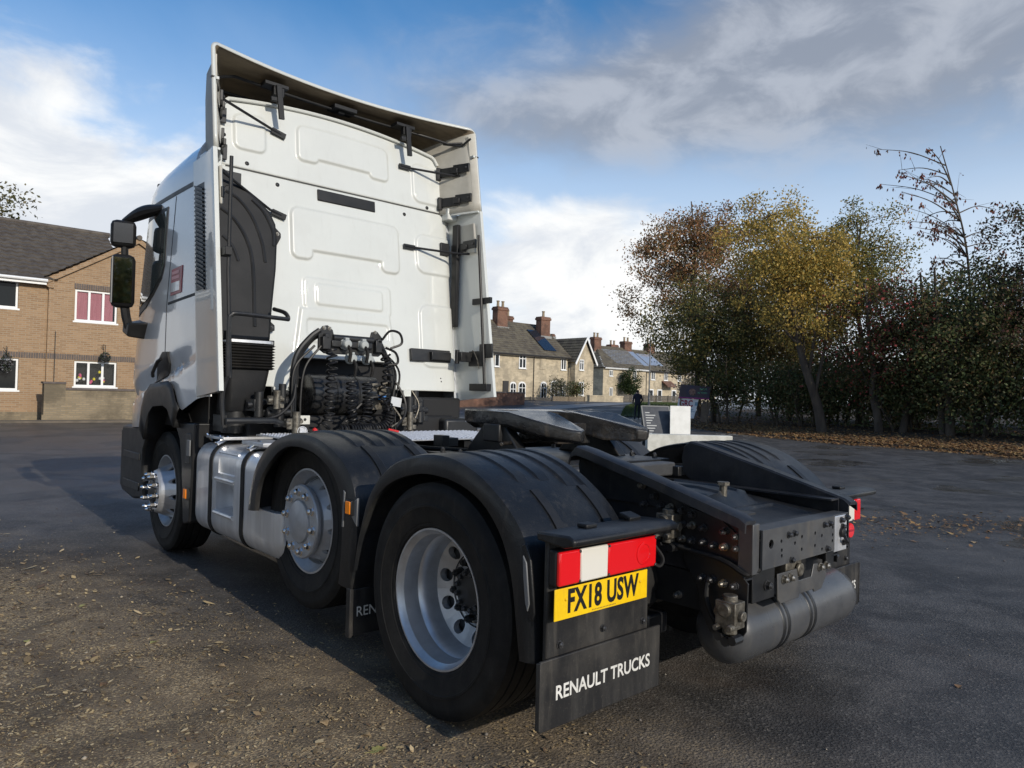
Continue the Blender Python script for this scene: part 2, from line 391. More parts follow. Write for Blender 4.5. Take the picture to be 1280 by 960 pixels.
leaf_px = [  # ground position, size, kind
    (-2.93, .62, .055, 'yellow'), (-2.66, .40, .05, 'yellow'), (-2.62, .13, .06, 'yellow'), (-2.13, .20, .06, 'tan'), (-1.86, 1.65, .05, 'yellow'), (-2.37, 2.07, .05, 'yellow'),
    (-1.55, -.12, .07, 'yellow'), (-1.60, .22, .06, 'tan'), (-1.52, .02, .05, 'tan'), (-3.02, -.60, .07, 'yellow'), (-2.35, -.93, .08, 'yellow'), (-2.42, -.80, .07, 'yellow'),
    (-2.50, -.66, .07, 'tan'), (-1.62, -1.02, .09, 'tan'), (-2.05, -.98, .07, 'brown'), (-1.9, -.95, .05, 'brown'), (-3.3, .1, .06, 'yellow'), (-3.1, 1.6, .05, 'tan'), (-2.0, 2.6, .05, 'yellow'),
    (-1.35, -.62, .06, 'tan'), (-1.12, -.80, .06, 'tan'), (-1.22, -.98, .065, 'yellow'), (-1.42, -.42, .06, 'brown'), (-3.4, 2.5, .06, 'tan'), (-2.9, 3.3, .06, 'brown'), (-2.3, 4.0, .06, 'brown'),
    (2.9, -1.25, .06, 'brown'), (1.0, -1.35, .05, 'brown'), (4.9, .2, .07, 'brown'), (5.4, -.2, .08, 'tan'), (6.0, .4, .08, 'brown'), (-1.7, 1.1, .05, 'tan'), (-2.2, 1.2, .05, 'brown')]
LM = {(k, s): leaf_mesh(k, s) for k in LEAFM for s in (1, 2)}
for i, (x, y, s, k) in enumerate(leaf_px):
    o = link('fallen_leaf', LM[(k, 1+i % 2)]); o.location = (x, y, .004); o.scale = (s, s, s); o.rotation_euler = (0, 0, random.uniform(0, 6.28))
    tag(o, {'yellow': 'pale yellow fallen leaf lying on the gritty asphalt', 'brown': 'curled dark brown fallen leaf lying on the asphalt', 'tan': 'dry tan fallen leaf lying on the asphalt'}[k], 'leaf', {'yellow': 'yellow leaves on the asphalt', 'brown': 'brown leaves on the asphalt', 'tan': 'tan leaves on the asphalt'}[k])
# ================================================================ the lorry (truck frame = world frame: +Y is its heading)
WHITE = mat('white_paint', (.62, .635, .60), .32, c2=(.58, .595, .565), nscale=1.4, coat=.6, rvar=.08, lo=.3, hi=.75, dirt=((.36, .35, .31), .16))
WHITE_SIDE = mat('shade_toned_white_gloss', (.56, .575, .59), .28, c2=(.51, .525, .54), nscale=2.0, coat=1.0, lo=.3, hi=.75)  # same white as the back panel, toned darker and bluer for the shaded side
WIN = mat('inner_fairing', (.50, .48, .42), .55, c2=(.40, .38, .33), nscale=3, rvar=.1)
TAN = mat('raw_fibreglass', (.22, .175, .115), .7, c2=(.13, .10, .065), nscale=2.2, stretch=(1, 3, 1), bump=.2, bscale=25)
BLK = mat('black_plastic', (.011, .0115, .0125), .44, c2=(.019, .019, .020), nscale=5, rvar=.12, bump=.10, bscale=160, spec=.30)
GUARD = mat('mudguard_plastic', (.009, .010, .012), .38, c2=(.017, .0185, .021), nscale=3, rvar=.18, bump=.12, bscale=120, spec=.36, dirt=((.085, .078, .066), .42))
BLKM = mat('black_steel', (.009, .0095, .011), .42, c2=(.018, .018, .018), nscale=9, rvar=.15, spec=.5)
CHAS = mat('chassis_paint', (.012, .014, .018), .38, c2=(.023, .025, .030), nscale=7, rvar=.16, bump=.06, bscale=60, spec=.4, dirt=((.10, .085, .065), .38))
MEMB = mat('grey_steel', (.050, .052, .056), .42, c2=(.072, .074, .077), nscale=8, rvar=.14, dirt=((.14, .12, .09), .40))
GREASE = mat('greased_steel', (.014, .014, .015), .22, .2, c2=(.034, .033, .032), nscale=7, rvar=.18, bump=.35, bscale=18, dirt=((.16, .12, .08), .45))
RUBB = mat('rubber', (.0085, .0085, .009), .66, c2=(.016, .0155, .015), nscale=9, rvar=.08, spec=.22, bump=.1, bscale=50, dirt=((.060, .052, .042), .35))
FLAP = mat('flap_rubber', (.014, .014, .015), .55, c2=(.050, .048, .045), nscale=9, stretch=(1, 1, .16), rvar=.1, spec=.3, lo=.42, hi=.78, dirt=((.11, .10, .085), .5))
ALU = mat('brushed_aluminium', (.70, .71, .73), .36, .62, c2=(.58, .59, .61), nscale=14, stretch=(1, 1, .12), rvar=.1)
RIM = mat('silver_rim', (.56, .575, .60), .34, .6, c2=(.45, .46, .48), nscale=9, rvar=.1)
DISC = mat('grey_wheel_disc', (.46, .47, .49), .42, .35, c2=(.36, .365, .38), nscale=8, rvar=.1)
CHR = mat('chrome', (.78, .78, .78), .14, 1.0)
ZINC = mat('zinc_bolt', (.42, .40, .36), .38, .85, c2=(.22, .20, .17), nscale=60)
DBOLT = mat('dark_bolt', (.10, .10, .105), .38, .6, c2=(.05, .05, .05), nscale=70)
TANKM = mat('dark_grey_tank', (.055, .057, .061), .30, c2=(.075, .076, .079), nscale=6, rvar=.10, dirt=((.13, .12, .10), .35))
GLASS = mat('tinted_glass', (.05, .065, .065), .03, spec=.9, coat=1.0)
MIRR = mat('mirror', (.55, .57, .58), .03, 1.0)
AMB = mat('amber_lens', (.70, .20, .01), .15, emit=(.9, .25, .01, .12))
REDL = mat('red_lens', (.62, .008, .012), .12, coat=.6, emit=(.8, .01, .012, .10))
CLEAR = mat('clear_lens', (.70, .68, .62), .22, coat=.5)
YEL = mat('yellow_plate', (.86, .56, .005), .38, c2=(.80, .50, .004), nscale=14, dirt=((.40, .27, .06), .35))
INK = mat('black_ink', (.006, .006, .006), .5)
WPRINT = mat('white_print', (.74, .73, .69), .6, c2=(.60, .59, .55), nscale=40, dirt=((.30, .29, .26), .5))
REFL = mat('grey_insert', (.16, .165, .17), .35)
BRASS = mat('dirty_alloy', (.20, .185, .155), .5, .6, c2=(.085, .075, .06), nscale=40)
REDC = mat('red_coupling', (.5, .02, .02), .4); BLUEC = mat('blue_tag', (.03, .16, .42), .5)
GREYC = mat('grey_coupling', (.34, .36, .35), .5)
REDB = mat('red_badge', (.35, .015, .03), .3)

T = empty('tractor_unit', (0, 0, 0), 'white three-axle lorry tractor unit seen from behind with its middle axle lifted', 'lorry')

# ---------------------------------------------------------------- wheels
def tyre_profile(w, ro=.5, ri=.290):
    h = w/2
    p = [(ri, -h*.80), (ri+.018, -h*.86), (ri+.020, -h*.885), (ri+.034, -h*.90), (ri+.036, -h*.915), (ri+.10, -h*1.0), (ri+.102, -h*1.015), (ri+.112, -h*1.015), (ri+.114, -h*1.0), (ro-.055, -h*.97), (ro-.050, -h*.975), (ro-.030, -h*.945), (ro-.018, -h*.90), (ro-.004, -h*.84)]
    g = []
    for k in (-.55, -.2, .2, .55): g += [(ro, (k-.035)*h*1.0), (ro-.012, (k-.025)*h), (ro-.012, (k+.025)*h), (ro, (k+.035)*h)]
    q = p+g+[(r, -z) for r, z in p[::-1]]
    return q
def holed_disc(mb, o, ax, r0, r1, h0, h1, n, rc, hr, th=.012):
    """annular dished disc with n round hand holes, real openings"""
    o = Vector(o); d = Vector(ax).normalized(); a = d.orthogonal().normalized(); b = d.cross(a)
    def pt(r, q, off=0): return o+d*(lerp(h0, h1, (r-r0)/(r1-r0))+off)+(a*math.cos(q)+b*math.sin(q))*r
    m = 24
    for k in range(n):
        q0 = 2*math.pi*k/n; hw = math.pi/n; out = []; inn = []; inn2 = []
        for j in range(m):
            t = 2*math.pi*j/m; ct, st = math.cos(t), math.sin(t)
            inn.append(pt(rc+hr*ct, q0+hr*st/rc)); inn2.append(pt(rc+hr*ct, q0+hr*st/rc, -.03))
            s = max(abs(ct), abs(st)); u, v = ct/s, st/s
            out.append(pt(rc+(u*(r1-rc) if u > 0 else u*(rc-r0)), q0+v*hw))
        mb.loft([out, inn], True, False); mb.loft([inn, inn2], True, False)
def nut(mb, p, ax, r=.02, l=.03, dome=True, n=6):
    p = Vector(p); d = Vector(ax).normalized()
    mb.cyl(p, p+d*l*.2, r*1.25, n=12); mb.cyl(p+d*l*.2, p+d*l*.75, r, n=n); mb.cyl(p+d*l*.75, p+d*l, r*.75, r*(.45 if dome else .7), n=10)
def polar(o, ax, r, q):
    d = Vector(ax).normalized(); a = d.orthogonal().normalized(); b = d.cross(a); return Vector(o)+(a*math.cos(q)+b*math.sin(q))*r
NUTM = {}
def wheel_nut(p, ax, parent, r, l, m, key):
    if key not in NUTM:
        k = MB(); nut(k, (0, 0, 0), (1, 0, 0), r, l); NUTM[key] = k.mesh('wheel_nut', m)
    o = link('wheel_nut', NUTM[key], parent); o.matrix_world = Matrix.Translation(p) @ Vector((1, 0, 0)).rotation_difference(Vector(ax)).to_matrix().to_4x4(); return o
def rear_wheel(sx):
    ax = (sx, 0, 0); o = (sx*1.2116, 0, .5)      # flange plane of the outer wheel, axis pointing outwards
    m = MB(); m.lathe([(.300, .004), (.300, -.006), (.288, -.012), (.277, -.03), (.272, -.10), (.252, -.125), (.248, -.175), (.262, -.20), (.262, -.28), (.285, -.29)], o, ax, 64)
    m.lathe([(.300, .004), (.292, .004), (.284, -.010), (.272, -.022), (.268, -.05), (.266, -.095), (.258, -.104), (.250, -.128), (.2475, -.150), (.2465, -.192)], o, ax, 64)
    holed_disc(m, o, ax, .150, .248, -.235, -.190, 10, .203, .031)
    m.lathe([(.150, -.235), (.140, -.232), (.0, -.232)], o, ax, 40)
    w = obj('wheel', m, RIM, T)
    t = MB(); t.lathe(tyre_profile(.312), (sx*(1.2116-.13), 0, .5), ax, 72, closed=False); obj('tyre', t, RUBB, w)
    t = MB(); t.lathe(tyre_profile(.312), (sx*(1.2116-.475), 0, .5), ax, 56); obj('tyre', t, RUBB, w)
    h = MB(); h.lathe([(.112, -.232), (.106, -.22), (.10, -.195), (.09, -.185), (.0, -.18)], o, ax, 32); obj('hub', h, BLKM, w)
    d = MB(); d.lathe([(.235, -.24), (.235, -.45), (.0, -.45)], o, ax, 32); d.lathe([(.235, -.24), (.16, -.225)], o, ax, 32); obj('brake_drum', d, BLKM, w)
    for k in range(10):
        q = 2*math.pi*(k+.5)/10; wheel_nut(polar(o, ax, .130, q)+Vector(ax)*-.232, ax, w, .019, .05, BLKM, 'dark')
    for k in range(12):
        q = 2*math.pi*k/12; wheel_nut(polar(o, ax, .080, q)+Vector(ax)*-.186, ax, w, .012, .022, DBOLT, 'small')
    vs = MB(); vs.tube([polar(o, ax, .25, .6)+Vector(ax)*-.12, polar(o, ax, .235, .6)+Vector(ax)*-.06, polar(o, ax, .24, .6)+Vector(ax)*-.02], .005, 6); obj('valve', vs, BRASS, w)
    return w
def single_wheel(sx, Y, X, Z, steer, front):
    ax = Vector((sx*math.cos(steer), -sx*math.sin(steer)*sx, 0)).normalized(); o = (sx*X, Y, Z)
    m = MB(); m.lathe([(.300, .004), (.300, -.006), (.286, -.012), (.274, -.03), (.262, -.06), (.258, -.20), (.288, -.25), (.300, -.26)], o, ax, 64)
    m.lathe([(.300, .004), (.290, .004), (.281, -.012), (.268, -.03), (.252, -.05), (.250, -.10)], o, ax, 64)
    dd = MB()
    if front:
        holed_disc(dd, o, ax, .175, .251, .085, -.085, 10, .222, .025); dd.lathe([(.175, .085), (.165, .10), (.14, .103), (.105, .103), (.10, .09)], o, ax, 40)
    else:
        holed_disc(dd, o, ax, .198, .251, .004, -.085, 10, .229, .020); dd.lathe([(.198, .004), (.185, .012), (.18, .03)], o, ax, 40)
    w = obj('wheel', m, RIM, T); obj('wheel_disc', dd, RIM if front else DISC, w)
    t = MB(); t.lathe(tyre_profile(.30), Vector(o)-ax*.125, ax, 72); obj('tyre', t, RUBB, w)
    if front:
        h = MB(); h.lathe([(.105, .09), (.095, .115), (.085, .12), (.0, .122)], o, ax, 32); obj('hub', h, BLKM, w)
        for k in range(10):
            wheel_nut(polar(o, ax, .142, 2*math.pi*k/10)+ax*.10, ax, w, .021, .068, CHR, 'chrome')
    else:
        h = MB(); h.lathe([(.19, .016), (.206, .022), (.210, .032), (.210, .044), (.204, .052), (.130, .054), (.127, .048), (.122, .048), (.119, .062), (.112, .066), (.0, .068)], o, ax, 48); obj('hub_cover', h, DISC, w)
        for k in range(10):
            wheel_nut(polar(o, ax, .168, 2*math.pi*k/10)+ax*.050, ax, w, .0205, .034, CHR, 'alu')
    d = MB(); d.lathe([(.22, -.16), (.22, -.34), (.0, -.34)], o, ax, 28); d.lathe([(.22, -.16), (.10, -.12)], o, ax, 28); obj('brake_drum', d, BLKM, w)
for s in (-1, 1):
    rear_wheel(s); single_wheel(s, 1.357, 1.13, .629, 0, False); single_wheel(s, 3.98, 1.12, .5, .02*s, True)
for y, z, r in ((0, .5, .075), (1.357, .60, .055), (3.98, .47, .055)):
    a = MB(); a.cyl((-.75, y, z), (.75, y, z), r, n=16)
    if y == 0: a.lathe([(.0, -.20), (.10, -.19), (.17, -.10), (.185, 0), (.17, .10), (.10, .19), (.0, .2)], (0, 0, .5), (0, 1, 0), 24)
    obj('axle', a, BLKM, T)

# ---------------------------------------------------------------- chassis
for s in (-1, 1):
    r = MB(); X0, X1 = s*.425, s*.415
    r.bx(s*.417, s*.425, -1.0, 4.7, .66, .93); r.bx(s*.345, s*.4168, -1.0, 4.7, .922, .93); r.bx(s*.345, s*.4168, -1.0, 4.7, .66, .668)
    obj('chassis_rail', r, CHAS, T)
    # sloping run-up ramp on top of the rail: side web, rolled top flange
    prof = [(-.10, 1.05), (-.115, 1.115), (-.15, 1.140), (-.22, 1.128), (-.60, 1.035), (-1.02, .925), (-1.045, .905), (-1.045, .70), (-.99, .70), (-.90, .905), (-.60, .905), (-.20, .905), (-.115, .965)]
    p = MB(); p.prism(prof, lambda u, v, d: (s*d, u, v), .4285, .4365)
    ramp = obj('ramp', p, CHAS, T, .002)
    top = [(-.105, 1.085), (-.12, 1.122), (-.152, 1.147), (-.22, 1.135), (-.60, 1.042), (-1.02, .932), (-1.05, .914)]
    low = [(y, z-.045 if i > 1 else z-.03) for i, (y, z) in enumerate(top)]
    q = MB(); rings = []
    for (y, z), (y2, z2) in zip(top, low):
        rings.append([(s*.430, y, z-.012), (s*.438, y, z), (s*.500, y, z), (s*.512, y, z-.008), (s*.514, y2, z2), (s*.506, y2, z2), (s*.502, y, z-.014), (s*.438, y, z-.012)])
    q.loft(rings); obj('ramp_flange', q, CHAS, ramp)
    pl = MB(); pl.prism([(-.70, .935), (-.73, .70), (-.80, .60), (-.81, .52), (-.86, .43), (-1.00, .43), (-1.025, .47), (-1.03, .66), (-.99, .70), (-.99, .84), (-.90, .90)] if s < 0 else [(-.70, .935), (-.73, .70), (-.80, .62), (-.99, .62), (-.99, .84), (-.90, .90)], lambda u, v, d: (s*d, u, v), .4375, .4455)
    obj('bracket_plate', pl, BLKM, T, .002)
# bolts on the nearside rail (and the same on the far one)
BM = {}
def bolt(p, ax, r, l, m, key, parent=T):
    if key not in BM:
        k = MB(); nut(k, (0, 0, 0), (1, 0, 0), r, l, True); BM[key] = k.mesh('bolt', m)
    o = link('bolt', BM[key], parent); o.matrix_world = Matrix.Translation(p) @ Vector((1, 0, 0)).rotation_difference(Vector(ax)).to_matrix().to_4x4(); return o
bl = [(-.505, .993), (-.572, .952), (-.519, .912), (-.611, .913), (-.658, .915), (-.72, .91), (-.77, .90), (-.722, .852), (-.769, .854), (-.825, .851), (-.923, .852), (-.978, .839), (-.723, .79),
      (-.771, .791), (-.827, .792), (-.874, .787), (-.925, .79), (-.981, .793), (-.825, .646), (-.873, .648), (-.924, .642), (-.974, .642)]

for i, (y, z) in enumerate(bl):
    for s in (-1, 1): bolt((s*.445, y, z), (s, 0, 0), .0135, .038, DBOLT if i % 4 else ZINC, 'dk' if i % 4 else 'zn')
bolt((-.43, -.699, .545), (-1, 0, 0), .0135, .038, ZINC, 'zn')
# rear crossmember: pressed channel with flange and drilled holes
x = MB(); x.bx(-.405, .235, -1.066, -1.056, .715, .872); cm = obj('rear_crossmember', x, MEMB, T)
holes = [(-.337, .811, .019), (-.255, .813, .008), (-.078, .812, .008), (-.139, .792, .008), (-.078, .759, .008), (-.251, .776, .008), (-.25, .753, .008), (.044, .814, .008), (.108, .796, .008),
         (.043, .76, .008), (.111, .736, .008), (.215, .822, .008), (.215, .788, .008), (.213, .761, .008), (-.15, .728, .008)]
cut(cm, [(lambda k: (k.cyl((hx, -1.10, hz), (hx, -1.03, hz), hr, n=14), k)[1])(MB()) for hx, hz, hr in holes])
b = cm.modifiers.new('bevel', 'BEVEL'); b.width = .003; b.segments = 2; b.limit_method = 'ANGLE'; b.angle_limit = math.radians(60)
x = MB(); x.bx(-.405, .40, -1.055, -.985, .866, .8718); obj('crossmember_flange', x, MEMB, T, .002)
x = MB(); x.bx(-.405, .40, -1.055, -.985, .715, .7205); obj('crossmember_flange', x, MEMB, T, .002)
x = MB(); x.bx(-.46, -.41, -1.055, -.99, .700, .899); obj('end_bracket', x, MEMB, T, .003)
x = MB(); x.bx(.238, .365, -1.064, -1.057, .705, .868); obj('bright_bracket', x, ALU, T, .003)
for hx, hz in [(-.198, .834), (-.15, .835), (.128, .843), (.181, .843), (.158, .734), (-.171, .726), (.313, .817), (.354, .855), (.30, .847), (.327, .742)]: bolt((hx, -1.066, hz), (0, -1, 0), .0115, .020, DBOLT, 'cm')
k = MB(); k.lathe([(.0, .012), (.016, .012), (.022, .008), (.022, -.006), (.0, -.006)], (.305, -1.070, .79), (0, -1, 0), 16); k.tube([(.315, -1.07, .79), (.30, -1.09, .76), (.34, -1.08, .74)], .008, 6); obj('trailer_socket', k, BLK, T)
# crossmembers and beam between the rails
for y, z in ((-.62, .80), (.95, .80), (2.2, .78), (3.3, .76)):
    c = MB(); c.bx(-.41, .41, y-.05, y+.05, z-.09, z+.09); obj('crossmember', c, CHAS, T, .004)
c = MB(); c.bx(-.41, .43, -.06, .04, .945, 1.02); obj('cross_beam', c, MEMB, T, .01)
c = MB(); c.bx(-.43, .43, -.9, 4.6, .50, .655); obj('underbody', c, BLKM, T)
# tray cover between the ramps with pressed humps
def tray_z(x, y):
    z = .905-.045*max(0, (-y-.55))/.45
    z += .055*max(0, 1-((x+.02)/.24)**4)*(1 if -.66 < y < -.30 else max(0, 1-(abs(y+.48)-.18)/.06))
    z -= .012*(1 if (-.74 > y > -.94 and abs(x) < .27) else 0)
    z += .010*(1 if abs(x+.02) < .24 and -.66 < y < -.30 and (int((x+1)*12) % 2) else 0)
    return z
tr = MB(); nx_, ny_ = 61, 77
tr.add([(lerp(-.37, .37, i/(nx_-1)), lerp(-1.0, -.24, j/(ny_-1)), tray_z(lerp(-.37, .37, i/(nx_-1)), lerp(-1.0, -.24, j/(ny_-1)))) for i in range(nx_) for j in range(ny_)],
       [(i*ny_+j, (i+1)*ny_+j, (i+1)*ny_+j+1, i*ny_+j+1) for i in range(nx_-1) for j in range(ny_-1)])
tray = obj('tray_cover', tr, GUARD, T, angle=30)
k = MB(); k.cyl((-.04, -.66, .93), (-.04, -.66, .985), .018, n=10); k.cyl((-.04, -.66, .985), (-.04, -.66, 1.0), .03, n=6); obj('filler_bolt', k, BRASS, tray)
for xx in (-.06, .02): bolt((xx, -.2, .935), (0, 0, 1), .016, .03, ZINC, 'zn')
# air cylinder slung under the tail
A = MB(); A.lathe([(.0, 0), (.055, .006), (.10, .03), (.13, .07), (.139, .12), (.139, 1.06), (.13, 1.11), (.10, 1.15), (.055, 1.174), (.0, 1.18)], (-.37, -.83, .392), (1, 0, 0), 48); at_ = obj('air_tank', A, TANKM, T)
for xx in (.0, .25):
    k = MB(); k.lathe([(.1395, -.035), (.1425, -.030), (.1425, -.012), (.138, -.008), (.138, .008), (.1425, .012), (.1425, .03), (.1395, .035)], (xx, -.83, .392), (1, 0, 0), 48); obj('strap', k, BLKM, at_)
k = MB(); k.prism([(-.17, .655), (-.165, .545), (-.14, .525), (.02, .525), (.03, .54), (.16, .54), (.17, .525), (.24, .53), (.285, .58), (.285, .64), (.16, .655), (.14, .60), (.02, .60), (.0, .655)], lambda u, v, d: (u, d, v), -1.008, -1.0); obj('tank_hanger', k, MEMB, T, .003)
for hx, hz in [(-.12, .626), (-.064, .626), (.214, .633), (.271, .632)]: bolt((hx, -1.008, hz), (0, -1, 0), .016, .026, ZINC, 'tk')
k = MB(); k.box((.03, -.93, .645), (.14, .1, .09)); k.cyl((.06, -.985, .64), (.06, -1.0, .64), .03, n=14); obj('coupling_pin', k, BRASS, T, .006)
k = MB(); k.bx(-.36, -.18, -1.0, -.98, .56, .70); obj('hanger_plate', k, BLKM, T, .003)
k = MB(); k.bx(.3, .38, -1.0, -.98, .62, .70); obj('hanger_plate', k, BLKM, T, .003)
bolt((-.25, -1.0, .62), (0, -1, 0), .018, .03, DBOLT, 'hp')
# valves and air lines on the tail
def valve(o, s):
    k = MB(); k.box(o, (.07*s, .085*s, .10*s)); k.cyl((o[0]-.05*s, o[1], o[2]+.02*s), (o[0], o[1], o[2]+.02*s), .026*s, n=12); k.cyl((o[0], o[1]-.06*s, o[2]), (o[0], o[1]+.06*s, o[2]), .02*s, n=10)
    k.cyl((o[0], o[1], o[2]-.075*s), (o[0], o[1], o[2]+.07*s), .028*s, n=12); k.cyl((o[0]-.06*s, o[1]-.03*s, o[2]-.04*s), (o[0], o[1]-.03*s, o[2]-.04*s), .014*s, n=8); k.cyl((o[0]-.055*s, o[1]+.03*s, o[2]-.05*s), (o[0], o[1]+.03*s, o[2]-.05*s), .012*s, n=8)
    v = obj('valve', k, BRASS, T, .004)
    k = MB()
    for dy, dz in ((-.03, -.09), (.0, -.10), (.03, -.085)): k.cyl((o[0]-.035*s, o[1]+dy*s, o[2]+dz*s), (o[0]+.02*s, o[1]+dy*s, o[2]+dz*s), .018*s, n=8)
    obj('fitting', k, BLKM, v)
valve((-.485, -.675, .845), 1.0); valve((-.50, -.985, .545), 1.05)
def curve(pts, n=24):
    """catmull-rom through pts"""
    P = [Vector(p) for p in pts]; P = [P[0]*2-P[1]]+P+[P[-1]*2-P[-2]]; out = []
    for i in range(1, len(P)-2):
        for k in range(n):
            t = k/n; a, b, c, d = P[i-1:i+3]
            out.append(.5*((2*b)+(c-a)*t+(2*a-5*b+4*c-d)*t*t+(3*b-a-3*c+d)*t**3))
    return out+[P[-2]]
k = MB(); k.tube(curve([(-.48, -.64, .83), (-.50, -.66, .785), (-.47, -.76, .755), (-.465, -.88, .745), (-.47, -.96, .73), (-.46, -1.03, .70), (-.40, -1.05, .715)], 10), .011, 8); obj('air_line', k, RUBB, T)
k = MB(); k.tube(curve([(-.66, -.72, .80), (-.64, -.76, .74), (-.66, -.76, .71), (-.69, -.74, .73)], 8), .008, 6); obj('lamp_cable', k, RUBB, T)
k = MB(); k.tube(curve([(-.46, -.86, .66), (-.49, -.87, .58), (-.48, -.90, .50), (-.5, -.95, .47)], 10), .011, 8); obj('air_line', k, RUBB, T)
# suspension bits behind the wheel: spring bellows, damper
for s in (-1, 1):
    k = MB(); k.lathe([(.0, 0), (.10, 0), (.125, .03), (.12, .07), (.135, .12), (.12, .17), (.10, .2), (.0, .2)], (s*.47, -.46, .46), (0, 0, 1), 24); obj('air_bellows', k, RUBB, T)
    k = MB(); k.bx(s*.40, s*.54, -.62, .35, .36, .45); obj('suspension_arm', k, BLKM, T, .01)
    k = MB(); k.cyl((s*.5, -.30, .42), (s*.47, -.12, .86), .032, n=12); obj('damper', k, BLKM, T)

# ---------------------------------------------------------------- mudguards
def guard(s, yc, top, bot, front_low, rear_low, kind):
    """top: outer upper edge curve, bot: arch edge curve (lists of (y,z)), resampled together"""
    G = empty_part = None
    def res(c, n=40):
        c = np.array(c); d = np.r_[0, np.cumsum(np.hypot(*np.diff(c, axis=0).T))]; u = np.linspace(0, d[-1], n)
        k = np.ones(5)/5
        q = np.stack([np.interp(u, d, c[:, 0]), np.interp(u, d, c[:, 1])], -1)
        p = np.pad(q, ((2, 2), (0, 0)), 'reflect', reflect_type='odd'); return np.stack([np.convolve(p[:, i], k, 'valid') for i in (0, 1)], -1)
    A = res(bot); B = res(top); rings = []
    dirn = (B-A)/np.linalg.norm(B-A, axis=1)[:, None]
    xo, xi = 1.25, .685
    for a, b2, d in zip(A, B, dirn):
        e = b2-d*.028; f = b2-d*.008
        rings.append([(s*(xo-.03), a[0], a[1]), (s*xo, a[0], a[1]), (s*(xo+.004), *(a+(b2-a)*.4)), (s*xo, e[0], e[1]), (s*(xo-.008), f[0], f[1]), (s*(xo-.032), b2[0], b2[1]), (s*(xi+.02), b2[0], b2[1]), (s*xi, *(b2-d*.01)),
                      (s*xi, *(b2-d*.05)), (s*(xi+.01), *(b2-d*.05)), (s*(xi+.03), *(b2-d*.014)), (s*(xo-.045), *(b2-d*.014)), (s*(xo-.03), *(b2-d*.04))])
    m = MB(); m.loft(rings); g = obj('mudguard', m, GUARD, T, angle=32)
    # raised ribs following the arc
    for k, (x0, x1, t0, t1) in enumerate(kind['ribs']):
        rr = MB(); i0, i1 = int(t0*39), int(t1*39); R = []
        for i in range(i0, i1+1):
            h = .012 if i0 < i < i1 else .0005
            b2, d = B[i], dirn[i]
            R.append([(s*x0, *(b2-d*.006)), (s*(x0-.008), *(b2+d*h)), (s*(x1+.008), *(b2+d*h)), (s*x1, *(b2-d*.006))])
        rr.loft(R); obj('rib', rr, GUARD, g, angle=32)
    return g, A, B, dirn
rear_top = [(.56, .72), (.535, .83), (.489, .926), (.334, 1.053), (.167, 1.107), (-.065, 1.132), (-.275, 1.091), (-.411, 1.017), (-.533, .933), (-.615, .84), (-.64, .72), (-.652, .56), (-.662, .42)]
rear_bot = [(.625, .50), (.60, .60), (.539, .762), (.403, .931), (.175, 1.021), (-.035, 1.042), (-.279, 1.002), (-.429, .903), (-.515, .76), (-.54, .65), (-.552, .56), (-.565, .48), (-.58, .41)]
mid_top = [(1.955, .62), (1.93, .74), (1.90, .86), (1.786, .985), (1.621, 1.078), (1.46, 1.125), (1.309, 1.143), (1.14, 1.145), (.978, 1.119), (.72, 1.014), (.62, .88), (.60, .74), (.615, .56), (.66, .40)]
mid_bot = [(1.835, .63), (1.825, .72), (1.79, .81), (1.71, .89), (1.58, .985), (1.46, 1.05), (1.309, 1.066), (1.14, 1.06), (.99, 1.025), (.82, .94), (.76, .82), (.745, .70), (.75, .55), (.77, .41)]
ribs = [(1.10, 1.03, .40, .62), (.98, .91, .38, .64), (.86, .79, .36, .66), (.76, .71, .36, .68)]
straps = [(1.075, 1.03, .645, .80), (.80, .755, .66, .80)]
